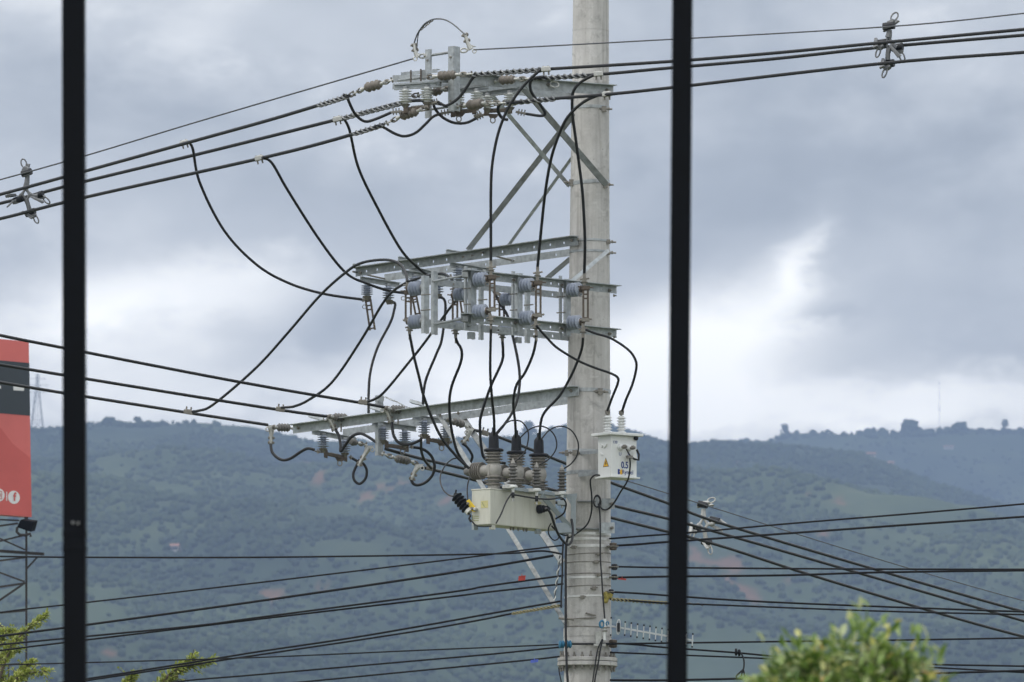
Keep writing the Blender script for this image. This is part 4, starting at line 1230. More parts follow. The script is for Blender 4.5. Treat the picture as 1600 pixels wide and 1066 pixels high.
# jumpers
G_J = 'black jumper cables'
def J(label, pts, Y, w=5.0, group=G_J, mm='cable'): return wire('jumper_cable', label, 'cable', pts, Y, w, mm, group)


J('long black jumper falling from the upper left line to the far left open switch', [(292, 222), (301, 232), (312, 285), (350, 360), (400, 413), (450, 442), (505, 459), (565, 468)], (52.9, 54.1))
J('black jumper falling from the lowest upper left line to the second open switch', [(410, 247), (425, 255), (450, 298), (500, 376), (540, 426), (573, 443), (606, 454), (632, 458)], (52.1, 53.6))
J('black jumper falling from the middle upper left line to the third open switch', [(536, 184), (546, 203), (560, 262), (590, 325), (625, 388), (650, 416), (668, 430), (678, 434)], (51.5, 53.2))
J('black arched jumper from the lowest lower left line up to the far left vertical switch', [(292, 643), (310, 642), (335, 631), (400, 575), (450, 520), (500, 462), (540, 426), (565, 411), (600, 406), (622, 411), (632, 423), (637, 440)], (54.2, 50.6))
J('black jumper swinging from the middle lower left line to the second back row switch', [(440, 637), (460, 635), (484, 624), (520, 596), (564, 532), (595, 479), (613, 456), (637, 441), (661, 433), (684, 428), (696, 429), (707, 438)], (53.9, 50.95))
J('black jumper rising from the highest lower left line behind the switch frame', [(572, 628), (585, 624), (602, 611), (640, 565), (660, 540), (688, 502), (706, 478), (730, 452), (752, 445)], (53.6, 51.6))
J('black cable hanging from the far left open switch behind the upright channel', [(609, 471), (617, 474), (616, 484), (610, 504), (590, 543), (579, 580), (576, 615), (576, 645)], (54.3, 53.9))
J('black cable hanging from the second open switch to behind the low crossarm', [(686, 464), (693, 467), (696, 476), (695, 495), (690, 532), (682, 553), (667, 589), (662, 612), (661, 632)], (53.5, 53.6))
J('black cable dropping from the far left vertical switch to the first recloser side bushing', [(640, 522), (643, 538), (648, 562), (655, 590), (664, 625), (687, 679), (712, 712), (733, 732)], (50.7, 51.1))
J('black cable with a kink from the second back row switch to the middle recloser bushing', [(712, 528), (715, 536), (721, 547), (720, 566), (706, 603), (702, 632), (705, 668), (713, 702), (724, 722), (742, 738), (770, 735)], (51.0, 51.5))
J('black cable from the third back row switch curving left to the rear recloser bushing', [(785, 533), (786, 548), (784, 566), (766, 606), (752, 648), (750, 668), (752, 697), (759, 718), (790, 724)], (51.3, 51.6))
J('black cable straight down from the front left switch to the first recloser boot', [(767, 506), (767, 518), (766, 580), (769, 625), (772, 655), (772, 680)], (50.35, 51.05))
J('black S shaped cable from the middle front switch to the second recloser boot', [(838, 524), (837, 535), (832, 556), (820, 583), (807, 602), (802, 630), (805, 660), (806, 684)], (50.75, 51.3))
J('black cable falling behind the frame and passing behind the low crossarm', [(770, 453), (782, 475), (794, 496), (802, 529), (810, 568), (812, 600), (806, 632), (794, 655), (777, 677)], (51.6, 51.2))
J('black cable from the switch in front of the pole to the third recloser boot', [(911, 528), (909, 545), (901, 568), (890, 592), (874, 619), (852, 643), (845, 660), (843, 688)], (51.05, 51.45))
J('black cable from the middle front switch across the pole to the left transformer bushing', [(838, 509), (852, 525), (871, 544), (904, 564), (930, 575), (953, 583), (965, 590), (965, 600), (957, 620), (949, 642)], (50.7, 51.45), 4.6)
J('black cable from the switch at the pole looping out right to the right transformer bushing', [(915, 515), (930, 521), (955, 529), (982, 547), (993, 563), (994, 577), (988, 601), (978, 625), (972, 643)], (51.1, 51.5), 4.6)
J('black dropper from the highest right line down to the front left switch', [(852, 108), (844, 110), (823, 129), (806, 150), (790, 177), (777, 214), (769, 258), (767, 300), (767, 350), (767, 407)], (50.05, 50.35), 5.4)
J('black dropper from the middle right line passing down in front of the pole', [(937, 116.5), (928, 117.5), (907, 129), (896, 143), (894, 160), (895, 183), (901, 228), (909, 290), (912, 330), (914, 380), (913, 427)], (50.5, 51.05), 5.4)
J('black dropper from the lowest right line curving down to the middle front switch', [(948, 148), (938, 148), (913, 159), (893, 176), (880, 195), (867, 228), (859, 258), (852, 300), (847, 345), (840, 416)], (49.95, 50.75), 5.4)
G_K = 'short black jumpers at the top crossarm'
J('short black jumper sagging from the outer left insulator to the leftmost top switch', [(536, 148), (542, 151), (546, 161), (554, 177), (564, 187), (574, 190), (590, 185), (611, 176)], (50.6, 50.85), 5.4, G_K)
J('short black jumper sagging deepest below the leftmost top switch', [(585, 198), (593, 197), (601, 200), (617, 209), (632, 213), (649, 208), (664, 195), (676, 183), (688, 178)], (50.8, 50.8), 5.4, G_K)
J('short black jumper rising past the taller stub to the right line', [(684, 159), (690, 163), (698, 165), (712, 157), (722, 147), (731, 134), (740, 121), (752, 116)], (50.5, 50.4), 5.4, G_K)
J('short black jumper slung below the taller stub', [(677, 163), (681, 172), (691, 183), (706, 191), (720, 193), (732, 191), (744, 185)], (50.8, 50.9), 5.4, G_K)
J('black hooked jumper dropping from the middle right line to the rightmost top switch', [(850, 120), (836, 122), (829, 128), (829, 140), (834, 150), (843, 162), (851, 175), (850, 180), (842, 181), (822, 178)], (50.75, 51.0), 5.4, G_K)
J('small black C shaped jumper at the start of the lowest right line', [(800, 160), (790, 160), (781, 163), (778, 171), (781, 180), (787, 186), (793, 187)], (50.4, 50.6), 5.8, G_K)
# bare arc on top
arc = wire('bare_conductor', 'arched strand of bare grey wire above the two stubs', 'wire', [(647, 68), (651, 56), (656, 47), (664, 37), (674, 31.5), (683, 29.5), (695, 31), (705, 36), (713, 42), (719, 47.5), (727, 54)], (50.75, 50.3), 2.6, 'strand')
wire('second_strand', None, None, [(651, 84), (652, 66), (655, 50), (664, 38.5), (674, 31), (690, 30)], (50.75, 50.55), 2.0, 'strand', parent=arc)
helix(arc, (655, 48), (676, 31), 50.7, 50.6, 0.009, 0.09, 0.005, 2, 'fitting', 'lashing')
# cables round the low crossarm
G_M = 'black looping cables under the low crossarm'
J('black U shaped cable from the tip clamp to the leftmost low switch', [(423, 694), (425, 706), (433, 715), (443, 719), (455, 716), (470, 706), (481, 701), (491, 703)], (55.15, 54.9), 5.4, G_M)
J('black cable from the second clamp arching over to the middle low switch', [(524, 671), (529, 680), (532, 694), (532, 704), (534, 704), (540, 695), (549, 683), (562, 677.5), (574, 682), (589, 692)], (54.5, 54.2), 5.4, G_M)
J('black cable ring hanging below the tarnished clamp left of the channel', [(550, 716), (559, 721), (568, 725), (573, 735), (571, 748), (562, 756), (554, 751), (552, 741), (556, 730), (562, 718)], (54.6, 54.65), 5.0, G_M)
J('black U shaped cable below the middle low switch, from the channel clamp', [(612, 660), (613, 669), (615, 680), (621, 690), (631, 694.5), (645, 693), (658, 687)], (53.8, 53.7), 5.4, G_M)
J('black cable falling from the rightmost low switch to the downhill line', [(658, 685), (658, 698), (659, 708), (664, 720), (674, 732)], (53.7, 54.2), 5.0, G_M)
J('black cable curling in a big half ring right of the middle low switch', [(646, 699), (656, 700.5), (666, 705), (675, 714.5), (679, 728), (676, 742), (666, 753), (654, 758), (646, 756), (642, 748)], (53.9, 54.0), 5.4, G_M)
J('black curled cable between the diagonal braces', [(722, 693), (729, 698), (735, 706), (738, 714), (734, 724), (726, 730)], (53.3, 53.4), 4.8, G_M)
J('thin black wire loop from the low arrester up to the braces', [(713, 716), (706, 718), (697, 726), (689, 740), (688, 753), (693, 766), (702, 774), (711, 776)], (51.4, 51.1), 2.6, G_M)
J('thin black wire behind the left end of the recloser tank', [(735, 742), (731, 756), (730, 768), (731, 782)], (51.4, 51.1), 2.6, G_M)

for a in (('silver tap clamp on the highest upper left line, leftmost of the taps up there', 288, 223.5, 52.95, -0.29), ('silver tap clamp on the lowest upper left line', 405, 247.5, 52.15, -0.25),
          ('silver tap clamp on the middle upper left line, near the top crossarm', 527, 186.5, 51.45, -0.25), ('silver tap clamp on the highest right line left of the pole', 853, 108.5, 50.05, -0.07),
          ('silver tap clamp on the middle right line in front of the pole', 935, 116, 50.48, -0.08), ('silver tap clamp on the lowest right line at the right edge of the pole', 948, 147.5, 49.95, -0.09)):
    tap(*a)
for a in (('tarnished tap clamp on the lowest lower left line', 294, 644, 54.15, 0.16), ('tarnished tap clamp on the middle lower left line', 438, 640, 53.95, 0.15), ('tarnished tap clamp on the highest lower left line beside the upright channel', 567, 629, 53.55, 0.15),
          ('tarnished tap clamp on the downhill line below the recloser side bushing', 673, 732, 54.25, 0.22), ('tarnished tap clamp on the downhill line behind the first recloser boot', 757, 677, 53.75, 0.3)):
    tap(*a, mm='fitting', bolts=1)

# communication cables below
G_CL = 'communication cables left of the pole'
def C(label, pts, Y, w, group=G_CL, mm='comm'): return wire('communication_cable', label, 'cable', pts, Y, w, mm, group)


C('nearly level black cable left of the pole, highest of the low bundle', [(-100, 868), (0, 869.5), (137, 871), (400, 871), (700, 867), (802, 864.5), (847, 861), (878, 866)], (54.0, 51.9), 3.6)
C('thin black cable rising to the pole, meeting the level one near it', [(-100, 968), (0, 957), (39, 952), (135, 941.5), (400, 911), (700, 875), (800, 862), (881, 852)], (55.0, 51.9), 3.2)
C('black cable rising to the pole, ending just below the level one', [(-100, 1007), (0, 994), (135, 976.5), (400, 940), (700, 896), (864, 868.5)], (55.0, 51.95), 4.6)
C('black cable carrying the small red tag', [(-100, 1018), (0, 1007.5), (135, 994.5), (310, 977.5), (400, 965.5), (700, 926), (760, 916), (880, 899.5)], (55.0, 51.9), 3.8)
C('black cable running just under the one with the red tag', [(-100, 1030), (0, 1016.5), (135, 1000), (310, 979), (400, 968), (700, 933), (760, 925.5), (880, 912.5)], (55.1, 51.9), 3.6)
C('thin black cable ending at the blue spools', [(-100, 1041), (0, 1039), (135, 1035.5), (400, 1027.5), (640, 1017), (760, 1012), (880, 1007)], (54.5, 51.85), 2.8)
C('upper black cable of the close pair in the lower left', [(-100, 1095), (135, 1061), (338, 1029), (400, 1019), (542, 998), (640, 981.5), (700, 971), (760, 960), (876, 939.5)], (55.5, 51.9), 3.8)
c8 = C('lower cable of the close pair, wrapped in yellow near the pole', [(-100, 1096), (135, 1063.5), (338, 1033), (400, 1024), (542, 1003), (640, 988), (700, 978), (760, 967), (805, 958), (878, 946)], (55.5, 51.85), 3.6)
helix(c8, (800, 959), (874, 946.5), 52.05, 51.85, 0.010, 0.07, 0.007, 2, 'yellow_wrap')
C('black cable ending at the pole below the blue spools', [(160, 1085), (276, 1065.5), (400, 1054.5), (640, 1033.5), (760, 1023), (878, 1011)], (54.0, 51.85), 3.4)
C('lowest black cable at the left, carrying the small blue tag', [(320, 1080), (470, 1066), (640, 1049.5), (760, 1038), (840, 1030), (874, 1026)], (53.5, 51.85), 3.4)
G_CR = 'communication cables right of the pole'
C('thin black cable rising right from the pole, upper of the two rising ones', [(952, 842), (1000, 838), (1082, 832), (1225, 819), (1420, 803), (1600, 787.5), (1720, 776)], (51.9, 50.2), 3.6, G_CR)
C('thick black cable rising right from the pole, lower of the two rising ones', [(958, 853), (1000, 850.5), (1042, 847), (1225, 834), (1420, 820), (1600, 807.5), (1720, 799)], (51.9, 50.2), 4.4, G_CR)
C('level black cable at the right starting from a small hook on the pole', [(962, 885.5), (1042, 887), (1225, 888.5), (1420, 889.5), (1600, 889.8), (1720, 889)], (51.9, 52.2), 3.6, G_CR)
C('level black cable at the right with a red scrap hanging at its start', [(962, 902.5), (1042, 901), (1225, 899), (1375, 894.5), (1600, 891.5), (1720, 890)], (51.9, 52.2), 4.2, G_CR)
C('black cable falling slightly right, just above the yellow twisted one', [(955, 925), (1000, 927.5), (1042, 930.5), (1150, 938), (1300, 945), (1600, 956), (1720, 959)], (51.85, 53.2), 3.8, G_CR)
e6 = C('cable wrapped in yellow and grey twist starting at the foam stain', [(953, 936.5), (985, 938.5), (1042, 942.5), (1110, 945), (1375, 955), (1600, 960.5), (1720, 963)], (51.8, 53.2), 3.4, G_CR)
helix(e6, (955, 936.5), (1042, 942.5), 51.8, 52.0, 0.011, 0.08, 0.008, 2, 'yellow_wrap')
helix(e6, (1042, 942.5), (1100, 944.7), 52.0, 52.1, 0.010, 0.08, 0.006, 1, 'grip')
C('level black cable passing behind the green treetop', [(880, 1006.5), (962, 1006), (1042, 1005), (1225, 1002.5), (1420, 1000), (1600, 997), (1720, 995)], [51.76, 51.78, 51.9, 52.1, 52.3, 52.5, 52.6], 3.6, G_CR)
C('black cable with the hanging loop, falling towards the treetop', [(965, 1005.5), (1000, 1008), (1042, 1012), (1150, 1020), (1232, 1027), (1412, 1037), (1600, 1041), (1720, 1043)], (51.8, 52.6), 3.6, G_CR)
C('thin black cable falling slightly right from above the flange', [(953, 1019.5), (1042, 1023), (1217, 1030), (1439, 1042), (1600, 1051), (1720, 1057)], (51.8, 52.6), 3.2, G_CR)
C('lowest black cable at the right, leaving just under the flange', [(953, 1063), (1042, 1063), (1176, 1060), (1431, 1053), (1600, 1048), (1720, 1044)], (51.8, 52.4), 4.4, G_CR)
J('short black tail with a loop hanging from a low cable left of the treetop', [(1150, 1020), (1157, 1020), (1162, 1030), (1162, 1044), (1157, 1050), (1151, 1056), (1152, 1061), (1158, 1057), (1161, 1046), (1164, 1058), (1167, 1070)], (52.0, 52.0), 3.0, 'cable tails')
tag(MB().ring(P(1150, 1019, 52.0), Vector((1, 0, 0)), 0.024, 0.012, 12, 6).ring(P(1155, 1020, 52.0), Vector((1, 0.2, 0)), 0.024, 0.010, 12, 6).build('cable_knot', M['comm'], None, P(1150, 1019, 52.0)), 'small black knot where the looped tail hangs from a cable', 'knot')
# anchors of the right hand cables on the pole
for la_, x, y, r in (('rusty spool anchor holding the thick rising cable', 958, 854, 0.035), ('hooked anchor holding the upper level cable', 960, 886, 0.028), ('hooked anchor holding the lower level cable', 960, 902, 0.026), ('dark knob anchor at the spool band above the flange', 958, 1006, 0.038), ('small anchor above the yellow foam stain', 955, 925, 0.024)):
    t = thing('cable_anchor', P(x, y, 51.86), la_, 'anchor', 'cable anchors on the pole')
    MB().lathe([(r * 0.6, -r), (r, -r * 0.8), (r, -r * 0.3), (r * 0.55, -r * 0.1), (r * 0.55, r * 0.1), (r, r * 0.3), (r, r * 0.8), (r * 0.6, r)], P(x, y, 51.86), UP, 14).build('spool', M['bronze' if r > 0.03 else 'black_rubber'], t)
    MB().ring(P(x - 1, y, 51.86), Vector((0, 0, 1)), r * 1.1, 0.006, 14, 6, 1.4, Vector((1, 0.4, 0))).cyl(P(x - 9, y + 1, 51.86), P(x + 2, y + 1, 51.86), 0.008, 6).build('hook', M['fitting'], t)
bs = thing('spool_pair', P(883, 1007, 51.75), 'pair of bright blue cable spools on the pole above the flange', 'spools')
for x in (877.5, 888.5):
    MB().lathe([(0.02, -0.028), (0.036, -0.02), (0.036, -0.006), (0.024, 0.0), (0.036, 0.006), (0.036, 0.02), (0.02, 0.028)], P(x, 1007, 51.76), Vector((1, 0.1, 0)), 14).build('spool', M['teal_plastic'], bs)
MB().cyl(P(872, 1007, 51.76), P(894, 1007, 51.76), 0.008, 8).build('pin', M['fitting'], bs)
# tags on cables
def card(label, px, py, Y, w, h, mm, sl):
    c = P(px, py, Y); u = Vector((1, 0.1, sl)).normalized()
    mb = MB().box(c, u * S(w / 2), Vector((0, 0.002, 0)), Vector((0.1, 0, 1)).normalized() * S(h / 2))
    mb.ring(c + Vector((0, 0, S(h / 2 + 0.5))), Vector((1, 0, 0)), 0.012, 0.003, 10, 5)
    return tag(mb.build('cable_tag', M[mm], None, c), label, 'tag')


card('small red plastic tag on a low cable left of the pole', 815.5, 903.5, 52.0, 11, 7.5, 'red_plastic', 0.1)
card('small blue plastic tag on the lowest left cable', 835, 1033, 51.9, 12, 4.5, 'blue_plastic', 0.12)
card('torn red plastic scrap under a right hand cable close to the pole', 972, 905, 51.9, 13, 2.5, 'red_plastic', -0.1)
# cables clipped down the left edge of the pole
G_D = 'cables running down the pole'
J('thick black cable clipped down the left edge of the pole to below the flange', [(888, 838), (885, 850), (884, 875), (884, 930), (884, 985), (885, 1025), (886, 1050), (889, 1085)], (51.72, 51.70), 4.4, G_D)
J('thinner black cable beside the thick one on the pole edge', [(880, 846), (879, 868), (878.5, 900), (877, 930), (877, 950)], (51.85, 51.85), 3.2, G_D)
J('black cable with a white clip curving from the recloser plug down to the pole edge', [(853, 794), (860, 802), (867, 822), (873, 836), (882, 848), (889, 851), (894, 843), (895, 825), (893, 812)], (50.85, 51.5), 4.6, G_D)
J('thin black ground wire running down the right half of the pole from the coil', [(935, 787), (937, 800), (938, 824), (938, 868), (940, 900), (942, 930), (945, 967)], (51.76, 51.73), 3.0, G_D)
J('pair tail of thin black cable below the antenna bracket, left one', [(941, 999), (934, 1015), (930, 1038), (926, 1066), (924, 1085)], (51.70, 51.66), 2.6, G_D)
J('pair tail of thin black cable below the antenna bracket, right one', [(942, 999), (938, 1015), (935, 1035), (930, 1060), (927, 1085)], (51.70, 51.66), 3.0, G_D)
J('thin wire hanging at the left edge under the flange', [(873, 1043), (874, 1052), (877, 1066), (879, 1085)], 51.8, 2.2, G_D)
co = J('small coil of black wire hung on the pole left of the white transformer', [(937, 790), (931, 792), (927.5, 785), (930, 776), (934, 774), (938, 779), (938, 788), (933, 793), (928, 787), (929, 778), (934, 775.5), (937.5, 781), (936, 789)], 51.72, 2.4, 'cable coils')
# white twisted tie
tw = wire('twisted_tie', 'white and grey twisted tie wire slanting down at the left edge of the pole', 'wire', [(875, 868), (873, 885), (871, 905), (868, 925), (866, 938)], 51.82, 2.4, 'strand')
helix(tw, (875, 868), (866, 938), 51.82, 51.82, 0.007, 0.09, 0.006, 1, 'white')

# ------------------------------------------------------------------ boxes on the pole
def hit(px, py, p0, n):
    """where the sight line of (px, py) meets the plane through p0"""
    o = Vector((0, 0, EYE)); d = (P(px, py, 50.0) - o)
    return o + d * ((Vector(p0) - o).dot(n) / d.dot(n))


def text(body, pos, u, n, h, mm, parent, name='lettering', bold=0.0, squeeze=1.0):
    cu = bpy.data.curves.new('lettering', 'FONT')
    cu.body = body; cu.size = h / 0.70; cu.extrude = 0.0008; cu.offset = bold; cu.align_x = 'CENTER'; cu.align_y = 'CENTER'
    tmp = bpy.data.objects.new('lettering', cu); COL.objects.link(tmp)
    dg = bpy.context.evaluated_depsgraph_get()
    me = bpy.data.meshes.new_from_object(tmp.evaluated_get(dg))
    bpy.data.objects.remove(tmp); bpy.data.curves.remove(cu)
    me.name = name; me.materials.clear(); me.materials.append(M[mm])
    z = Vector(n).normalized(); x = Vector(u).normalized(); y = z.cross(x)
    mt = Matrix((x * squeeze, y, z)).transposed().to_4x4(); mt.translation = Vector(pos) + z * 0.0015 - Vector(parent['_o'])
    me.transform(mt)
    o = bpy.data.objects.new(name, me); COL.objects.link(o); o.parent = parent; o['_o'] = parent['_o']
    return o


# ---- recloser
RC = P(766, 792, 50.90)
rz1, rz0 = P(766, 764.5, 50.90).z, P(766, 819.5, 50.90).z
ru = Vector((0.62, 0.785, 0)); rv = Vector((-0.785, 0.62, 0))
RLEN, RDEP = 0.96, 0.215
rec = thing('recloser', RC, 'beige recloser tank with three grey bushings and black boots on top', 'recloser')
rc0 = Vector((RC.x, RC.y, (rz1 + rz0) / 2)) + ru * (RLEN / 2) + rv * (RDEP / 2)
MB().box(rc0, ru * (RLEN / 2), rv * (RDEP / 2), UP * ((rz1 - rz0) / 2)).build('tank', M['beige'], rec, bevel=0.008)
MB().box(rc0 + UP * ((rz1 - rz0) / 2 + 0.004), ru * (RLEN / 2 + 0.004), rv * (RDEP / 2 + 0.004), UP * 0.006).build('lid', M['beige'], rec, bevel=0.003)
MB().box(Vector((RC.x, RC.y, (rz1 + rz0) / 2)) + ru * 0.30 - rv * 0.0005, ru * 0.002, rv * 0.001, UP * ((rz1 - rz0) / 2 - 0.004)).build('seam', M['beige'], rec)
for s_, w in ((0.055, 0.03), (0.72, 0.035), (-0.003, 0.03)):
    q = Vector((RC.x, RC.y, rz0)) + ru * s_ + (rv * 0.02 if s_ > 0 else rv * (RDEP - 0.04))
    MB().box(q - UP * 0.02, ru * w, rv * 0.012, UP * 0.022).build('foot', M['beige' if s_ == 0.055 else 'bracket'], rec)
for k, sx in enumerate((0.36, 0.40, 0.47, 0.55, 0.59)):
    q = Vector((RC.x, RC.y, rz0)) + ru * sx + rv * 0.05
    MB().lathe([(0.011, 0), (0.011, 0.02), (0.006, 0.03)], q, -UP, 6).build('drain_bolt', M['fitting'], rec)
# sticker, oval and small print on the tank
nl = -ru; nf = -rv
def on_left(px, py): return hit(px, py, RC - ru * 0.001, nl)
def on_front(px, py): return hit(px, py, RC - rv * 0.001, nf)
def poly(fn, pts, n, mm, parent, name, t=0.0012):
    return MB().prism([fn(x, y) for x, y in pts], Vector(n) * t).build(name, M[mm], parent)
poly(on_left, [(751.5, 783), (762.5, 782), (762.5, 793.5), (751.5, 794)], nl, 'pale_yellow', rec, 'sticker')
poly(on_left, [(752.5, 785), (754, 784.6), (758, 792), (756, 792)], nl * 1.5, 'ink_green', rec, 'sticker_mark')
for y in (806, 809, 812.5):
    poly(on_left, [(740, y), (748, y + 0.3), (748, y + 1.7), (740, y + 1.4)], nl, 'ink_green', rec, 'small_print')
poly(on_left, [(737.8, 805), (738.8, 805), (738.8, 814), (737.8, 814)], nl, 'ink_green', rec, 'small_print')
ov = [(840.5 + 5.6 * math.cos(a * math.pi / 8), 786.3 + 2.7 * math.sin(a * math.pi / 8)) for a in range(16)]
poly(on_front, ov, nf, 'pale_yellow', rec, 'oval_sticker')
q = on_front(841, 796)
MB().lathe([(0.040, 0), (0.040, 0.03), (0.034, 0.034), (0.034, 0.06), (0.028, 0.062), (0.026, 0.10), (0.016, 0.12)], q, (nf + Vector((0.35, 0, 0.05))).normalized(), 16).build('cable_plug', M['black_rubber'], rec)
PX = S(1, 51.1)
for k, s_ in enumerate((0.185, 0.515, 0.845)):
    base = Vector((RC.x, RC.y, rz1)) + ru * s_ + rv * (RDEP * 0.5)
    b = MB().lathe([(9.5 * PX, 0), (9.5 * PX, 8 * PX), (8.5 * PX, 9 * PX), (10 * PX, 25 * PX), (12 * PX, 29 * PX), (12.5 * PX, 34 * PX), (11.5 * PX, 39 * PX), (9.8 * PX, 43 * PX), (9.6 * PX, 63 * PX), (8 * PX, 65 * PX)], base, UP, 26).build('bushing_body', M['taupe'], rec)
    for z, r in ((11, 14), (17, 15), (22.5, 14.5)):
        MB().lathe([(8.5 * PX, (z - 0.6) * PX), (r * PX, (z - 1.2) * PX), (r * PX, (z - 0.2) * PX), (9 * PX, (z + 1.8) * PX)], base, UP, 26).build('shed', M['taupe_dark'], b)
    for z, r in ((46, 13), (50.5, 14.2), (55, 14.2), (59.5, 14.2)):
        MB().lathe([(8.5 * PX, (z - 0.6) * PX), (r * PX, (z - 1.2) * PX), (r * PX, (z - 0.2) * PX), (9 * PX, (z + 1.8) * PX)], base, UP, 26).build('shed', M['taupe_dark'], b)
    MB().lathe([(14.5 * PX, 62 * PX), (15.5 * PX, 63 * PX), (15.5 * PX, 65 * PX), (13 * PX, 66.5 * PX), (8 * PX, 67 * PX)], base, UP, 26).build('collar', M['black_rubber'], b)
    MB().lathe([(8.2 * PX, 66 * PX), (7.7 * PX, 82 * PX), (7.2 * PX, 88 * PX), (4.5 * PX, 91.5 * PX), (3.0 * PX, 93 * PX), (2.8 * PX, 99 * PX)], base, UP, 20).build('boot', M['black_rubber'], rec)
    MB().bar(base + UP * 67 * PX + Vector((5.5 * PX, -6.2 * PX, 0)), base + UP * 90 * PX + Vector((4.2 * PX, -5.2 * PX, 0)), 2.0 * PX, 1.6 * PX).build('boot_seam', M['black_rubber'], rec)
    # side bushing pointing away to the left
    c = base + UP * 33 * PX
    h = MB().lathe([(8.5 * PX, 6 * PX), (8.2 * PX, 24 * PX), (9 * PX, 25 * PX), (9 * PX, 42 * PX), (7 * PX, 43 * PX)], c, rv, 24).build('side_bushing', M['taupe'], rec)
    for z in (23, 27, 31, 35, 39):
        MB().lathe([(9 * PX, (z - 1) * PX), (13.4 * PX, (z - 1.0) * PX), (13.8 * PX, z * PX), (9.2 * PX, (z + 2.6) * PX)], c, rv, 24).build('shed', M['taupe_dark'], h)
    MB().lathe([(7.5 * PX, 42 * PX), (7.6 * PX, 50 * PX), (4.5 * PX, 57 * PX), (3.4 * PX, 58 * PX)], c, rv, 20).build('end_boot', M['taupe' if k else 'grey_ins'], h)
    MB().bar(c + UP * 7 * PX + ru * -11.8 * PX, c - UP * 8 * PX + ru * -11.8 * PX, 2 * PX, 2 * PX, ru).build('moulding_rib', M['taupe'], rec)

# hanger frame between tank and pole
hang = thing('mounting_bracket', P(895, 800, 51.6), 'blue grey steel bracket and rail that hang the recloser on the pole', 'bracket')
def HB(p, q, Yp, Yq, w, h, up=UP, nm='rail', mm='bracket'):
    return MB().bar(P(*p, Yp), P(*q, Yq), w, h, up).build(nm, M[mm], hang, bevel=0.002)
HB((788, 762), (899, 777), 51.02, 51.72, 0.035, 0.030)
HB((896, 774), (896, 835), 51.62, 51.62, 0.045, 0.05, Vector((0, 1, 0)), 'upright_channel')
MB().prism([P(882, 773, 51.60), P(902, 771, 51.60), P(901, 779, 51.60), P(893, 790, 51.60)], Vector((0, 0.006, 0))).build('gusset', M['bracket'], hang)
HB((846, 774), (891, 824), 51.30, 51.60, 0.012, 0.045, Vector((0.6, 0.2, 0.7)), 'diagonal')
MB().prism([P(868, 818, 51.45), P(884, 816, 51.55), P(896, 832, 51.6), (P(871, 833, 51.45))], Vector((0.05, 0.12, 0.0))).build('shelf_plate', M['bracket'], hang)
MB().box(P(877, 786, 51.5), Vector((0.035, 0, 0)), Vector((0, 0.03, 0)), UP * 0.022).build('junction_block', M['bracket'], hang, bevel=0.004)
for y, x0, x1 in ((783.5, 902, 950), (826.5, 900, 956)):
    mb = MB(); pts = []
    for x in np.linspace(x0, x1, 9):
        rr = S(x - 919.5); R_ = 0.225
        pts.append(P(x, y, 52.0 - math.sqrt(max(0.001, R_ * R_ - min(rr * rr, R_ * R_ * 0.9)))))
    MB().tube(pts, 0.010, 8).build('clamp_rod', M['galv_dark'], hang)
for y0, y1, x0, x1 in ((779, 795.5, 940, 960), (816.5, 833.5, 936, 960)):
    a, b = P(x0, y0, 51.80), P(x1, y1, 51.86)
    MB().prism([P(x0, y0, 51.775), P(x1, y0, 51.84), P(x1, y1, 51.84), P(x0, y1, 51.775)], Vector((0.002, 0.006, 0))).build('clamp_plate', M['galv'], hang)
    MB().lathe([(0.016, 0), (0.016, 0.014), (0.008, 0.015), (0.008, 0.04)], P(956, (y0 + y1) / 2, 51.82), Vector((0.2, -1, 0)), 6).build('clamp_nut', M['fitting'], hang)
MB().box(P(933, 783, 51.77), Vector((0.014, 0, 0)), Vector((0, 0.006, 0)), UP * 0.05).build('clamp_plate', M['galv'], hang)

# surge arresters
def arrester(label, px, y0, y1, Y, group='surge arresters in front of the recloser bushings'):
    t = thing('surge_arrester', P(px, y1, Y), label, 'arrester', group)
    a, b = P(px, y1, Y), P(px, y0, Y); b = Vector((a.x, a.y, b.z)); L = (b - a).length
    MB().lathe(shed_profile(L, S(4.0), S(7.4), 6, 0.3, 0.02)[:], a, UP, 20).build('shed_body', M['grey_ins'], t)
    MB().lathe([(S(2.5), L), (S(3.6), L + 0.004), (S(3.2), L + 0.025), (S(1.5), L + 0.03), (S(1.2), L + 0.05)], a, UP, 12).build('cap', M['taupe'], t)
    MB().lathe([(S(2), -0.075), (S(2.2), -0.06), (S(2.8), -0.03), (S(2.2), -0.028), (S(7.0), -0.026), (S(7.2), -0.012), (S(5), 0.0)], a, UP, 16).build('base_cup', M['white'], t)
    MB().box(a + Vector((-0.05, -0.01, -0.02)), Vector((0.045, 0, 0)), Vector((0, 0.02, 0)), UP * 0.016).build('bracket_lug', M['alu'], t, bevel=0.004)
    MB().lathe([(S(2.6), -0.12), (S(2.6), -0.07)], a, UP, 10).build('disconnector', M['black_rubber'], t)
    MB().lathe([(S(1.6), -0.15), (S(1.6), -0.12)], a, UP, 8).build('stud', M['alu'], t)


arrester('grey ribbed surge arrester in front of the middle recloser bushing', 801.5, 725, 757.5, 51.02)
arrester('grey ribbed surge arrester in front of the third recloser bushing', 838.5, 731, 763, 51.26)
arrester('grey ribbed surge arrester standing alone at the left edge of the pole', 878, 735, 768, 51.52)
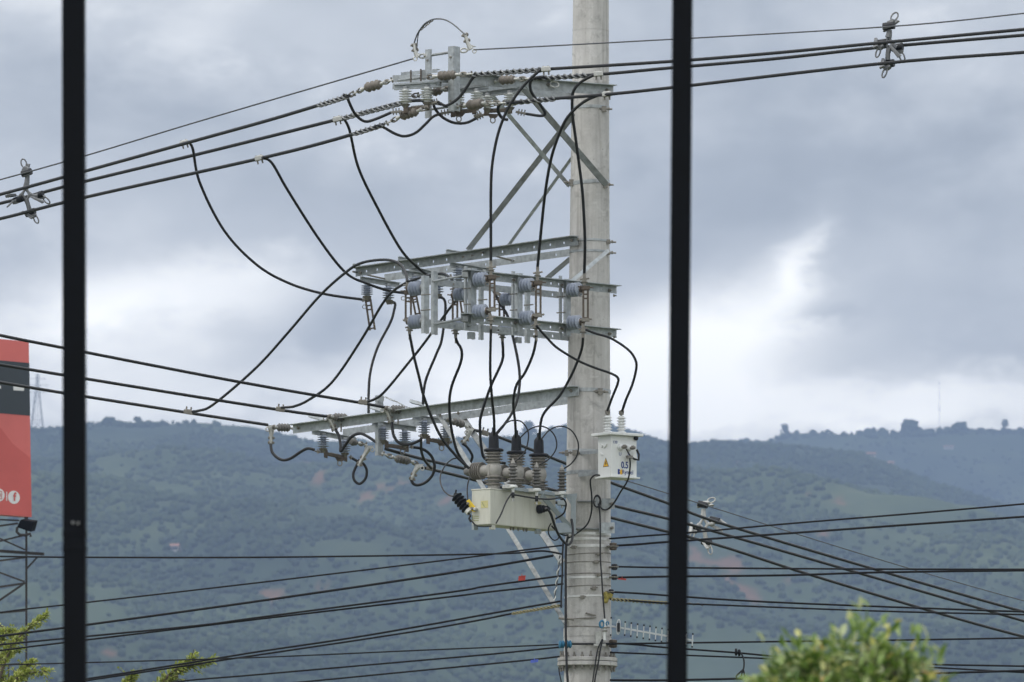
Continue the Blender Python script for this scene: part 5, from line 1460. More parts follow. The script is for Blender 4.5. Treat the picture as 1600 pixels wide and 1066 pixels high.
# arrester on the left end of the tank, with its yellow plate
t = thing('surge_arrester', P(720, 786, 51.08), 'black tilted surge arrester with a yellow plate at the left end of the recloser', 'arrester')
a, b = P(731, 797, 51.06), P(711.5, 774, 51.12); d = b - a
MB().lathe(shed_profile(d.length, S(5), S(9.5), 5, 0.3, 0.02), a, d, 20).build('shed_body', M['black_rubber'], t)
MB().lathe([(0.02, 0), (0.016, 0.02), (0.008, 0.022), (0.008, 0.05)], b, Vector((0.15, 0, 1)), 8).build('cap', M['black_rubber'], t)
MB().lathe([(S(6), -0.03), (S(6.5), 0.0)], a, d, 14).build('base_cup', M['white'], t)
MB().prism([P(728.5, 783, 50.98), P(733, 780, 50.98), P(745.5, 796, 50.98), P(742, 800, 50.98), P(737.5, 799.5, 50.98)], Vector((0.003, 0.012, 0))).build('plate', M['yellow'], t, bevel=0.003)
for x, y in ((731, 787), (737.5, 794.5)):
    MB().lathe([(0.014, 0), (0.014, 0.012), (0.008, 0.013), (0.008, 0.03)], P(x, y, 50.98), Vector((0, -1, 0)), 6).build('bolt', M['fitting'], t)
MB().lathe([(0.018, -0.01), (0.018, 0.03), (0.010, 0.05)], P(743.5, 796, 50.99), Vector((-0.3, -1, 0)), 10).build('knob', M['alu'], t)
MB().tube([P(731, 799, 51.06), P(733, 803, 51.06), P(735, 806, 51.0), P(733, 810, 51.0), P(736, 816, 51.0)], 0.010, 7).build('lead', M['cable'], t)

# arrester leads
G_A = 'thin arrester lead arcs'
J('thin black lead arcing from the first boot over to the middle arrester', [(775, 677), (788, 663), (802, 657), (816, 660), (825, 674), (825, 690), (820, 706), (812, 715), (803, 722)], (51.0, 51.02), 2.6, G_A)
J('thin black lead arcing from the second boot over to the third arrester', [(812, 685), (826, 672), (843, 666), (858, 671), (868, 684), (869, 701), (858, 717), (840, 728)], (51.25, 51.26), 2.6, G_A)
J('thin black lead arcing from the third boot across the pole to the lone arrester', [(846, 686), (859, 672), (876, 666), (893, 673), (903, 691), (902, 710), (893, 724), (880, 733)], (51.4, 51.52), 2.6, G_A)
J('thin black ground lead strung under the arresters along the rail', [(801, 773), (811, 774.5), (838, 779), (860, 780), (877, 778), (884, 785), (884, 793), (880, 803), (868, 811)], (50.95, 51.45), 3.0, G_A)
J('black lead slanting across the beige tank from the first arrester', [(799, 772), (791, 784), (783, 803), (775, 818)], (50.98, 50.86), 3.0, G_A)
J('black wire drooping under the left end of the tank', [(735, 812), (744, 821), (755, 823), (768, 822)], (51.0, 50.9), 2.4, G_A)
J('thin black wire from the front tank bottom to the pole cables', [(862, 822), (870, 830), (880, 836), (888, 836)], (51.5, 51.6), 3.0, G_A)
J('thin wire loop under the right end of the tank', [(861, 818), (857, 826), (858, 836), (865, 844), (872, 842), (874, 834)], (51.4, 51.55), 2.2, G_A)

# ---- white voltage transformer
TC = P(955.3, 713, 51.36)
tz1, tz0 = P(955.3, 680, 51.36).z, P(955.3, 743.5, 51.36).z
tu = Vector((0.80, 0.60, 0)); tv = Vector((-0.60, 0.80, 0))
TW, TD = 0.292, 0.20
tr = thing('transformer', TC, 'white box transformer with two ribbed bushings and a yellow warning triangle', 'transformer')
tcm = Vector((TC.x, TC.y, (tz1 + tz0) / 2)) + tu * (TW / 2) + tv * (TD / 2); th = (tz1 - tz0) / 2
MB().box(tcm, tu * (TW / 2), tv * (TD / 2), UP * th).build('box', M['white'], tr, bevel=0.004)
MB().box(tcm + UP * (th + 0.014), tu * (TW / 2 + 0.045), tv * (TD / 2 + 0.045), UP * 0.013).build('lid', M['white'], tr, bevel=0.005)
MB().box(tcm - UP * (th + 0.007), tu * (TW / 2 + 0.022), tv * (TD / 2 + 0.022), UP * 0.007).build('base_flange', M['white'], tr, bevel=0.002)
for (px, y0, y1, s_, w) in ((949.5, 647, 674, 0.075, 0.125), (971, 648, 675, 0.215, 0.08)):
    b = Vector((0, 0, tz1 + 0.027)) + Vector((TC.x, TC.y, 0)) + tu * s_ + tv * w
    b.x = P(px, 675, b.y).x
    L = S(28)
    o = MB().lathe(shed_profile(L, S(4.4), S(7.4), 6, 0.3, 0.03), b, UP, 22).build('bushing', M['porcelain_white'], tr)
    MB().lathe([(S(7.4), -0.002), (S(8), 0.008), (S(6), 0.012)], b, UP, 20).build('flange', M['white'], o)
    c = b + UP * L
    MB().cyl(c, c + UP * 0.055, 0.011, 8).cyl(c + UP * 0.012, c + UP * 0.026, 0.024, 8).box(c + UP * 0.038, Vector((0.024, 0, 0)), Vector((0, 0.012, 0)), UP * 0.010).build('terminal', M['fitting'], o)
nfT = -tv; nlT = -tu
def t_front(px, py): return hit(px, py, TC, nfT)
def t_left(px, py): return hit(px, py, TC, nlT)
text('120', t_front(961, 691.2), tu, nfT, S(4.2), 'ink_blue', tr)
text('U', t_front(968.8, 709.8), tu, nfT, S(5.2), 'ink_blue', tr)
text('X', t_front(981.8, 710.2), tu, nfT, S(5.0), 'ink_blue', tr)
text('0.5', t_front(976, 727.3), tu, nfT, S(10.0), 'ink_blue', tr, bold=0.002, squeeze=0.80)
text('Rymel', t_front(980.5, 738.2), tu, nfT, S(6.6), 'ink_blue', tr, squeeze=0.95)
text('50 Hz', t_front(989, 724.6), tu, nfT, S(1.8), 'ink_blue', tr, name='fine_print') if False else None
poly(t_front, [(965.2, 733), (967.5, 733), (968.6, 734.2), (968.4, 736.2), (967.6, 737), (968.6, 738), (968.8, 740), (967.8, 741.2), (965.2, 741.2)], nfT, 'ink_blue', tr, 'logo')
poly(t_front, [(969.4, 734.4), (971.2, 733.2), (972.9, 734.4), (973.2, 737), (973, 740.5), (971.5, 741.8), (969.2, 741.2), (968.2, 737.6)], nfT, 'ink_amber', tr, 'logo')
poly(t_left, [(946.6, 715), (951.4, 729), (942.2, 730.2)], nlT, 'ink_black', tr, 'warning_triangle')
poly(t_left, [(946.6, 717), (950.5, 728.4), (943.2, 729.3)], nlT * 2, 'ink_amber', tr, 'warning_triangle')
poly(t_left, [(947.0, 720.5), (945.6, 724.6), (946.8, 724.5), (946.0, 728), (948.2, 723.6), (947.0, 723.8), (947.6, 720.6)], nlT * 3, 'ink_black', tr, 'lightning_mark')
for px, py in ((968.6, 699), (981.6, 700.5)):
    c = t_front(px, py); n = nfT
    o = MB().lathe([(S(5.2), 0), (S(5.0), 0.012), (S(4.2), 0.016), (S(4.2), 0.03), (S(3.2), 0.034)], c, n, 20).build('low_voltage_bushing', M['porcelain_white'], tr)
    e = (n + Vector((0.95, 0, 0.05))).normalized()
    MB().cyl(c + n * 0.03, c + n * 0.03 + e * 0.05, 0.012, 8).cyl(c + n * 0.035 + e * 0.012, c + n * 0.035 + e * 0.035, 0.020, 7).build('stud', M['fitting'], o)
c = t_front(992.5, 685)
MB().lathe([(0.018, -0.02), (0.022, 0.02), (0.012, 0.03)], c, nfT, 10).build('filler_plug', M['black_rubber'], tr)
# earth flag and lifting hooks
MB().prism([t_front(989.0, 703) + nfT * 0.04, t_front(992, 719) + nfT * 0.04, t_front(983, 716.5) + nfT * 0.04], nfT * 0.003).build('lead_shroud', M['white'], tr)
MB().tube([t_front(990, 703) + nfT * 0.045, t_front(993, 711) + nfT * 0.05, t_front(992.5, 719.5) + nfT * 0.05, t_front(986, 718) + nfT * 0.05, t_front(981, 714) + nfT * 0.04], 0.010, 7).build('lead', M['cable'], tr)
MB().tube([t_front(973, 702) + nfT * 0.05, t_front(977, 709) + nfT * 0.05, t_front(980.5, 714) + nfT * 0.05], 0.006, 6).build('lead', M['cable'], tr)
c = t_front(979, 715) + nfT * 0.045
MB().box(c, tu * 0.03, nfT * 0.012, UP * 0.014).cyl(c - tu * 0.04 + UP * 0.008, c + tu * 0.02 - UP * 0.01, 0.008, 6).build('lead_clamp', M['fitting'], tr)
for pts in ([(940, 694), (943, 696), (941, 700), (940, 699)], [(944, 697.5), (949, 693.5), (948, 697), (944, 700.5)], [(939, 707), (942, 710.5), (940.5, 711.5)]):
    MB().prism([t_left(x, y) for x, y in pts], nlT * 0.012).build('lifting_hook', M['white'], tr)
# arms behind the box that clamp it to the pole
for y in (740.5, 769):
    pass
tb = thing('mounting_bracket', P(922, 740, 51.7), 'small galvanised arms holding the white transformer to the pole', 'bracket')
MB().bar(P(904, 741.5, 51.80), P(940, 738, 51.55), 0.008, 0.045).build('arm', M['galv'], tb)
MB().prism([P(904, 735, 51.80), P(909, 735.5, 51.79), P(909, 744, 51.79), P(904, 743, 51.80)], Vector((0, 0.008, 0))).build('end_tab', M['galv'], tb)
MB().bar(P(906, 708, 51.82), P(940, 706, 51.55), 0.008, 0.03).build('arm', M['galv'], tb)
J('thin black wire from the transformer front curling down to the coil on the pole', [(984, 716), (984.5, 730), (981, 750), (970, 768), (960, 785), (950, 795.5), (942, 796), (937, 790)], (51.3, 51.7), 3.0, G_D)
J('thin black wire leaving the left side of the transformer, down the pole to the bracket', [(938, 743), (930, 742.5), (923.5, 748), (922.5, 756), (924.5, 775), (924, 800), (917, 820), (899, 835), (888, 841)], (51.5, 51.72), 3.0, G_D)

# ---- yagi antenna
an = thing('yagi_antenna', P(945, 984, 51.70), 'white yagi antenna with short rods pointing right from the pole', 'antenna')
MB().cyl(P(944.7, 1000.5, 51.70), P(944.9, 967, 51.70), S(2.3), 14).build('mast', M['white'], an)
MB().bar(P(949, 977.5, 51.68), P(1083, 1001, 51.9), 0.016, 0.016).build('boom', M['antenna'], an)
for i, x in enumerate([954.6, 976.5, 986, 995.8, 1005.6, 1015.2, 1024.6, 1034, 1043.5, 1053, 1062.5, 1072, 1082]):
    f = (x - 949) / 134.0; yc = 977.5 + 23.5 * f + (0.6 if i == 0 else 0); Y = 51.68 + 0.22 * f - 0.014
    hh = 13.5 if i == 0 else 10.2 - 0.02 * i
    o = MB().cyl(P(x - 0.5, yc + hh, Y), P(x + 0.5, yc - hh, Y), 0.0058, 8).build('rod', M['antenna'], an)
    for s_ in (-1, 1):
        e = P(x - 0.5 * s_, yc + hh * s_, Y)
        MB().cyl(e - UP * 0.008, e + UP * 0.008, 0.0075, 8).build('rod_cap', M['black_rubber'], o)
loop = [P(966.2 + 2.6 * math.cos(a * math.pi / 10) + (980 - (979.5 + 11.5 * math.sin(a * math.pi / 10))) * 0.06, 979.7 + 11.5 * math.sin(a * math.pi / 10), 51.67) for a in range(20)]
MB().tube(loop, 0.0065, 7, closed=True).build('folded_dipole', M['antenna'], an)
MB().box(P(966.5, 980.5, 51.66), Vector((0.012, 0, 0)), Vector((0, 0.018, 0)), UP * 0.04).build('feed_box', M['black_rubber'], an)
MB().ring(P(944.8, 981, 51.70), UP, 0.022, 0.006, 14, 6).ring(P(944.8, 986, 51.70), UP, 0.022, 0.006, 14, 6).build('u_bolt', M['fitting'], an)
MB().ring(P(940.5, 975.5, 51.69), Vector((0.3, -1, 0)), 0.022, 0.010, 14, 6, 1.4, UP).ring(P(949, 974.5, 51.69), Vector((0.3, -1, 0)), 0.012, 0.006, 12, 6, 1.4, UP).build('blue_tie', M['teal_plastic'], an)

# ---- cable spacers on the power lines
def spacer(label, top, mid, left, right, bottom, Y, slope, turn=(0.5, -0.4, 0.35, 0.6)):
    t = thing('cable_spacer', P(*mid, Y), label, 'cable spacer', 'grey cable spacers on the power lines')
    q = lambda p, dy=0.0: P(p[0], p[1], Y + dy)
    mx, my = mid
    mb = MB()
    mb.tube([q((top[0], top[1] + 5)), q((top[0] + (mx - top[0]) * 0.3, (top[1] + my) / 2 - 2)), q((mx, my - 9))], [0.022, 0.026, 0.03], 8)
    mb.build('stem', M['spacer'], t)
    dm = [q((mx - 6, my)), q((mx, my - 9)), q((mx + 7, my)), q((mx + 1, my + 9))]
    MB().tube([dm[0], dm[1], dm[2], dm[3]], 0.020, 8, closed=True).build('frame', M['spacer'], t)
    MB().tube([q((mx + 1, my + 8)), q((bottom[0] + (mx - bottom[0]) * 0.4, (my + bottom[1]) / 2 + 1)), q((bottom[0], bottom[1] - 4))], [0.026, 0.022, 0.024], 8).build('stem', M['spacer'], t)
    for c, base in ((left, (mx - 6, my)), (right, (mx + 7, my))):
        MB().tube([q(base), q(((c[0] + base[0]) / 2, (c[1] + base[1]) / 2 + 1.5)), q(c)], [0.022, 0.02, 0.026], 8).build('arm', M['spacer'], t)
    along = Vector((1, -0.4, -slope)).normalized()
    for k, (c, dirx) in enumerate(((top, 0.2), (left, -0.75), (right, 0.75), (bottom, 0.1))):
        p = q(c)
        out = Vector((dirx, 0, 1.0 if k == 0 else -1.0)).normalized()
        ct, st_ = math.cos(turn[k]), math.sin(turn[k]); out = Vector((out.x * ct - out.z * st_, -0.25 * (k % 2), out.x * st_ + out.z * ct)).normalized(); sd = along.cross(out).normalized()
        mb = MB()
        mb.prism([p - along * 0.04 - out * 0.035, p + along * 0.045 - out * 0.035, p + along * 0.035 + out * 0.045, p + along * 0.008 + out * 0.068, p - along * 0.035 + out * 0.045], sd * 0.045)
        h = mb.build('clamp_jaw', M['spacer'], t, bevel=0.008)
        MB().prism([p - along * 0.055 - out * 0.03 - sd * 0.012, p - along * 0.03 - out * 0.03 - sd * 0.012, p + along * 0.025 + out * 0.085 - sd * 0.05, p - along * 0.015 + out * 0.10 - sd * 0.05], sd * -0.03).build('keeper', M['spacer'], h, bevel=0.005)
        MB().ring(p + out * 0.095 + sd * 0.02, sd + along * 0.4, 0.026, 0.0075, 14, 6, 1.7, out).build('bail', M['spacer'], h)
        MB().cyl(p - along * 0.05 + sd * 0.02, p + along * 0.05 + sd * 0.02, 0.034, 12).build('grommet', M['black_rubber'], h)
    return t


M['spacer'] = mat('grey moulded polymer', (0.15, 0.155, 0.165), 0.5, 0.0, 0.2, 30, dirt=(0.33, 0.33, 0.33), dirt_scale=30, dirt_amt=0.6)
M['spacer_old'] = M['spacer']
spacer('grey cable spacer on the upper left lines, left of the thick black post', (43, 270), (40, 304), (28, 309), (59, 306), (46, 332), 54.9, -0.28)
spacer('grey cable spacer on the upper right lines, high in the corner', (1390, 42), (1388, 68), (1376, 66), (1401, 74), (1387, 98), 48.9, -0.10, (-0.35, 0.3, -0.2, -0.5))
M['spacer'] = mat('weathered pale polymer', (0.42, 0.42, 0.41), 0.6, 0.0, 0.2, 30)
spacer('pale cable spacer on the lines going down right, just right of the second black post', (1099, 790), (1099, 819), (1086, 824), (1116, 816), (1103, 847), 57.9, 0.25, (-0.9, 0.2, 0.7, 0.3))

# ------------------------------------------------------------------ billboard on its lattice
BY = 85.0
bu = Vector((0.72, 0.69, 0)); bn = Vector((0.69, -0.72, 0))
TR, BR = P(45, 534, BY), P(49.5, 808, BY)
bb = thing('billboard', P(20, 808, BY), 'red billboard with a dark band on a rusty lattice, cut by the left edge', 'billboard')
BLEN = 7.0
MB().prism([TR, BR, BR - bu * BLEN, TR - bu * BLEN], -bn * 0.16).build('panel', M['red_banner'], bb)
bn = (BR - TR).cross(bu).normalized()
if bn.y > 0: bn = -bn
def edge(f): return TR + (BR - TR) * f
f0, f1 = (567.5 - 534) / 274, (650 - 534) / 274
def b_on(px, py, k=1): return hit(px, py, TR, bn) + bn * 0.004 * k
MB().prism([edge(f0) + bn * 0.004, edge(f1) + bn * 0.004, edge(f1) + bn * 0.004 - bu * BLEN, edge(f0) + bn * 0.004 - bu * BLEN], -bn * 0.004).build('dark_band', M['dark_banner'], bb)
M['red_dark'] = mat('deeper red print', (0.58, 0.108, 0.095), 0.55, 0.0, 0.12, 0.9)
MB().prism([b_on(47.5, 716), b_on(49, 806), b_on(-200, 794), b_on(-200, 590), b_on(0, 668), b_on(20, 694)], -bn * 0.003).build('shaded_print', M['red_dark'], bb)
MB().prism([b_on(20.5, 603.5, 2), b_on(37, 604.5, 2), b_on(37, 611, 2), b_on(20.5, 610, 2)], -bn * 0.003).build('white_mark', M['white_print'], bb)
MB().prism([b_on(-9, 602, 2), b_on(1, 603, 2), b_on(1, 607.5, 2), b_on(-9, 607, 2)], -bn * 0.003).build('white_mark', M['white_print'], bb)
for cx, cy in ((21.3, 777.3), (-2.5, 773.5)):
    c = b_on(cx, cy, 2); R = S(10.2, BY)
    e = bu; pts = [c + e * (R * 0.98 / 0.85 * math.cos(a * math.pi / 16)) + UP * (R * math.sin(a * math.pi / 16)) for a in range(32)]
    MB().prism(pts, -bn * 0.003).build('icon_disc', M['white_print'], bb)
text('f', b_on(22, 777, 3), bu, bn, S(12.5, BY), 'red_dark', bb, 'icon_letter', bold=0.006)
c = b_on(-2.5, 773.5, 3)
sq = MB()
for r in (0.055,):
    sq.tube([c + bu * r + UP * r, c - bu * r + UP * r, c - bu * r - UP * r, c + bu * r - UP * r], 0.006, 5, closed=True)
sq.ring(c, bn, 0.028, 0.006, 14, 5)
sq.build('icon_camera', M['red_dark'], bb)
MB().prism([b_on(9.3, 768.5, 2), b_on(10.6, 768.7, 2), b_on(10.6, 783, 2), b_on(9.3, 782.8, 2)], -bn * 0.003).build('divider', M['white_print'], bb)
def strut(p, q, w=3.0, dy=0.05):
    MB().bar(P(*p, BY + dy), P(*q, BY + dy + (-0.3 if p[0] < 0 else 0)), S(w, BY), S(w, BY)).build('strut', M['dark_steel'], bb)
for p, q, w in (((41.2, 812), (41.0, 1600), 3.2), ((13.4, 1040), (13.2, 1600), 2.6), ((-60, 809), (30, 813.5), 2.4), ((-60, 830), (28, 818), 2.6), ((-60, 860), (40, 836), 2.4),
                ((-40, 824), (39, 859), 2.4), ((-60, 857), (68.5, 866), 4.5), ((-60, 884), (40, 871), 2.6), ((59, 870), (41.6, 889), 2.6), ((-40, 880), (38, 909), 2.6), ((-60, 926), (39, 911.5), 3.0),
                ((-30, 958), (36, 913), 2.6), ((-60, 963), (40, 954), 3.0), ((-40, 961), (24, 988), 2.4), ((24, 988), (40, 996), 2.2), ((14, 1009), (39, 997.5), 4.0), ((-60, 1046), (40, 1036), 2.4), ((-20, 1096), (40, 1040), 2.4)):
    strut(p, q, w, 0.15 if w > 4 else 0.05)
for off in (2.4, 4.6, 6.8):                                   # the rest of the lattice, out of the frame to the left
    o_ = BR - bu * off - UP * 0.02
    MB().bar(o_, Vector((o_.x, o_.y, 0)), 0.06, 0.06, Vector((0, 1, 0))).build('strut', M['dark_steel'], bb)
for k in range(7):
    z_ = BR.z - 0.3 - 0.9 * k
    a_, b_ = BR - bu * 0.05, BR - bu * 6.8
    MB().bar(Vector((a_.x, a_.y + 0.12, z_)), Vector((b_.x, b_.y + 0.12, z_)), 0.03, 0.03).build('strut', M['dark_steel'], bb) if k > 5 else MB().bar(Vector(((a_ - bu * 2.3).x, (a_ - bu * 2.3).y + 0.12, z_)), Vector((b_.x, b_.y + 0.12, z_)), 0.03, 0.03).build('strut', M['dark_steel'], bb)
fl = thing('floodlight', P(38, 820, BY - 0.5), 'black floodlight under the right corner of the billboard', 'floodlight')
q = lambda x, y, dy=0: P(x, y, BY - 0.5 + dy)
MB().prism([q(32, 812), q(52.5, 815), q(48, 831.5), q(26, 824)], Vector((0.05, 0.18, 0.03))).build('housing', M['post'], fl, bevel=0.01)
MB().prism([q(33.5, 814, -.004), q(50.5, 816.5, -.004), q(47, 829.5, -.004), q(28, 823, -.004)], Vector((0, 0.003, 0))).build('lens', M['post'], fl)
MB().tube([q(27, 824), q(26, 831), q(31, 836), q(40, 836.5), q(47, 834), q(48, 839)], 0.022, 7).build('yoke', M['dark_steel'], fl)
MB().cyl(q(41, 808, 0.2), q(41, 818, 0.2), 0.03, 8).build('mount', M['dark_steel'], fl)

# ------------------------------------------------------------------ trees near the bottom edge
def leaf_mat(name, stops, trans=0.25, rough=0.4):
    m = bpy.data.materials.new(name); m.use_nodes = True
    t = m.node_tree; G = NG(t); b = t.nodes['Principled BSDF']
    r = G.node('ShaderNodeNewGeometry').outputs['Random Per Island']
    c = G.ramp(r, stops)
    t.links.new(c, b.inputs['Base Color']); b.inputs['Roughness'].default_value = rough
    tr_ = G.node('ShaderNodeBsdfTranslucent'); t.links.new(c, tr_.inputs['Color'])
    mx = G.node('ShaderNodeMixShader'); mx.inputs[0].default_value = trans
    t.links.new(b.outputs[0], mx.inputs[1]); t.links.new(tr_.outputs[0], mx.inputs[2])
    out = t.nodes['Material Output']; t.links.new(mx.outputs[0], out.inputs['Surface'])
    return m


M['leaf_a'] = leaf_mat('narrow green leaves', [(0.0, (0.055, 0.11, 0.018)), (0.3, (0.13, 0.22, 0.035)), (0.62, (0.26, 0.36, 0.09)), (0.84, (0.52, 0.57, 0.33)), (0.96, (0.60, 0.56, 0.13)), (1.0, (0.45, 0.24, 0.12))], 0.35, 0.32)
M['leaf_b'] = leaf_mat('small yellow green leaves', [(0.0, (0.19, 0.24, 0.035)), (0.6, (0.35, 0.40, 0.08)), (1.0, (0.52, 0.54, 0.17))], 0.35, 0.45)
M['bark'] = mat('grey brown bark', (0.12, 0.095, 0.07), 0.9, 0, 0.3, 20, 0.4, 40)


def leaf(mb, p, d, L, w, up):
    d = d.normalized(); s = d.cross(up)
    if s.length < 1e-3: s = d.cross(Vector((1, 0, 0)))
    s.normalize(); n = s.cross(d)
    a = p; m1 = p + d * (L * 0.35) - n * (L * 0.03); m2 = p + d * (L * 0.7) - n * (L * 0.08); e = p + d * L - n * (L * 0.2)
    vs_ = [a, m1 + s * w * 0.5 + n * w * 0.18, m2 + s * w * 0.42 + n * w * 0.15, e, m2 - s * w * 0.42 + n * w * 0.15, m1 - s * w * 0.5 + n * w * 0.18, m1, m2]
    mb.add(vs_, [(0, 6, 1), (6, 7, 2, 1), (7, 3, 2), (0, 5, 6), (5, 4, 7, 6), (4, 3, 7)], True)


rng = random.Random(11)
tY = 19.0
tp = P(1322, 1300, tY)
tree = thing('tree', Vector((tp.x, tY, 0)), 'leafy green tree whose rounded top rises at the lower right', 'tree')
topz = P(1330, 992, tY).z
def proj(q):
    d = q - Vector((0, 0, EYE)); f = d.dot(Fv)
    return 800 + FPX * d.x / f, 533 - FPX * d.dot(Uv) / f
def out_y(px): return float(np.interp(px, [o[0] for o in OUT], [o[1] for o in OUT]))
OUT = [(1190, 1070), (1208, 1046), (1232, 1026), (1254, 1018), (1282, 1004), (1308, 992), (1336, 986), (1358, 962), (1376, 984), (1392, 1004), (1412, 1006), (1432, 1014), (1448, 1042), (1458, 1066)]
crown = MB(); wood = MB()
tips = []
cz = P(1322, 1330, tY).z
root = Vector((tp.x, tY, 0.0)); fork = Vector((tp.x, tY, cz - 0.5))
wood.tube([root, root * 0.4 + fork * 0.6 + Vector((0.03, 0, 0)), fork], [0.075, 0.06, 0.045], 9)
for (ox, oy) in OUT:                                       # twigs that make the outline seen from here
    for k in range(2):
        tips.append(P(ox + rng.uniform(-8, 8), oy + rng.uniform(12, 32), tY + rng.uniform(-0.13, 0.13)))
for k in range(330):                                       # the rest of the dome
    th = rng.uniform(0, 2 * math.pi); hgt = rng.random() ** 0.8
    zz = cz + (topz - cz - 0.10) * hgt
    rr = (0.43 * math.sqrt(max(0.0, 1 - (hgt * 0.97) ** 2.2)) + 0.02) * (0.45 + 0.55 * rng.random() ** 0.4)
    q = Vector((tp.x + rr * math.cos(th), tY + rr * math.sin(th), zz)); x_, y_ = proj(q)
    if y_ > out_y(x_) + 22: tips.append(q)
for i, q in enumerate(tips):
    mid = fork.lerp(q, 0.55) + Vector((rng.uniform(-.06, .06), rng.uniform(-.06, .06), -0.04))
    if i % 3 == 0:
        wood.tube([Vector(v) for v in spline([tuple(fork + (q - fork) * 0.04), tuple(mid), tuple(q)], 4)], [0.014 - 0.0012 * k for k in range(9)], 5)
    out = (q - Vector((tp.x, tY, cz + 0.05))).normalized()
    for k in range(rng.randint(9, 20)):
        off = Vector((rng.gauss(0, 1), rng.gauss(0, 1), rng.gauss(0, 1))) * 0.034
        d = out * 0.9 + Vector((rng.gauss(0, 0.6), rng.gauss(0, 0.6), rng.gauss(-0.35, 0.6)))
        leaf(crown, q + off, d, rng.uniform(0.036, 0.066), rng.uniform(0.015, 0.026), Vector((rng.gauss(0, .5), rng.gauss(0, .5), 1)))
wood.build('trunk', M['bark'], tree)
tag(crown.build('crown', M['leaf_a'], tree), kind='stuff')

t2Y = 64.0
t2p = P(120, 1400, t2Y)
tree2 = thing('tree', Vector((t2p.x, t2Y, 0)), 'yellow green feathery tree with thin shoots at the lower left', 'tree')
wood = MB(); crown = MB()
fork = P(110, 1380, t2Y)
wood.tube([Vector((t2p.x, t2Y, 0)), fork * 0.5 + Vector((t2p.x, t2Y, 0)) * 0.5 + Vector((0.08, 0, 0)), fork], [0.16, 0.12, 0.08], 10)
SH = [[(-60, 1200), (-10, 1080), (8, 1034), (18, 1010), (36, 990), (56, 974), (70, 963)],
      [(60, 1250), (-5, 1120), (-10, 1060), (2, 1030), (14, 1014), (22, 990), (5, 988)],
      [(80, 1250), (20, 1110), (14, 1075), (28, 1060), (46, 1052), (74, 1049)],
      [(90, 1240), (45, 1110), (30, 1072), (32, 1056), (40, 1042), (48, 1036)],
      [(0, 1200), (-30, 1080), (-22, 1030), (0, 1008), (6, 990)],
      [(60, 1220), (16, 1098), (4, 1060), (-2, 1040), (8, 1024), (30, 1016)],
      [(130, 1250), (215, 1110), (255, 1064), (275, 1046), (292, 1036), (302, 1027)],
      [(140, 1250), (232, 1106), (268, 1064), (286, 1046), (306, 1038), (328, 1035)],
      [(125, 1250), (180, 1110), (194, 1074), (203, 1062), (208, 1056)]]
for sh in SH:
    dy = rng.uniform(-0.8, 0.8)
    sp = spline(sh, 6)
    pts = [P(x, y, t2Y + dy) for x, y in sp]
    wood.tube(pts, [0.022 * (1 - i / len(pts)) ** 0.8 + 0.004 for i in range(len(pts))], 6)
    n = len(pts)
    for i in range(n):
        f = i / n
        if f < 0.25: continue
        d = (pts[min(i + 1, n - 1)] - pts[max(i - 1, 0)]).normalized()
        for k in range(int(15 + 10 * (1 - f))):
            sidev = Vector((rng.gauss(0, 1), rng.gauss(0, 1), rng.gauss(0.2, 1))).normalized()
            pos = pts[i] + d * rng.uniform(-0.03, 0.05) + sidev * rng.uniform(0.0, 0.06 * (1.25 - f * 0.8))
            leaf(crown, pos, d * 0.8 + sidev, rng.uniform(0.03, 0.065), rng.uniform(0.016, 0.03), Vector((rng.gauss(0, .6), rng.gauss(0, .6), 1)))
    # side sprigs
    for k in range(7):
        i = rng.randint(n // 3, n - 2); d = (pts[i + 1] - pts[i - 1]).normalized()
        sd_ = (d + Vector((rng.gauss(0, .8), rng.gauss(0, .8), rng.gauss(0, .7)))).normalized()
        L = rng.uniform(0.08, 0.2)
        wood.tube([pts[i], pts[i] + sd_ * L], [0.006, 0.003], 4)
        for j in range(12):
            u_ = rng.random(); sv = Vector((rng.gauss(0, 1), rng.gauss(0, 1), rng.gauss(0, 1))).normalized()
            leaf(crown, pts[i] + sd_ * (L * u_) + sv * 0.02, sd_ + sv * 0.8, rng.uniform(0.03, 0.06), rng.uniform(0.014, 0.026), Vector((rng.gauss(0, .6), rng.gauss(0, .6), 1)))
# lower crown, under the frame
for k in range(1600):
    v = Vector((rng.gauss(0, 1), rng.gauss(0, 1), rng.gauss(0, 0.6))).normalized() * rng.uniform(0.4, 1.0)
    pos = P(110, 1330, t2Y) + Vector((v.x * 1.5, v.y * 1.5, v.z * 0.9))
    leaf(crown, pos, Vector((rng.gauss(0, 1), rng.gauss(0, 1), rng.gauss(0, 1))), rng.uniform(0.05, 0.10), rng.uniform(0.03, 0.05), Vector((rng.gauss(0, .6), rng.gauss(0, .6), 1)))
wood.build('trunk', M['bark'], tree2)
tag(crown.build('crown', M['leaf_b'], tree2), kind='stuff')

# ------------------------------------------------------------------ things on the far hills
def hill_hit(px, py, table, Yr, Y0, seed):
    d = Fv + Rv * ((px - 800) / FPX) + Uv * ((533 - py) / FPX)
    Ys = np.linspace(Y0, Yr + 40, 900)
    X = d.x / d.y * Ys; Z = EYE + d.z / d.y * Ys
    h = hill_z(X, Ys, table, Yr, Y0, seed); k = int(np.argmax(h > Z)) if (h > Z).any() else 880
    return Vector((X[k], Ys[k], h[k]))


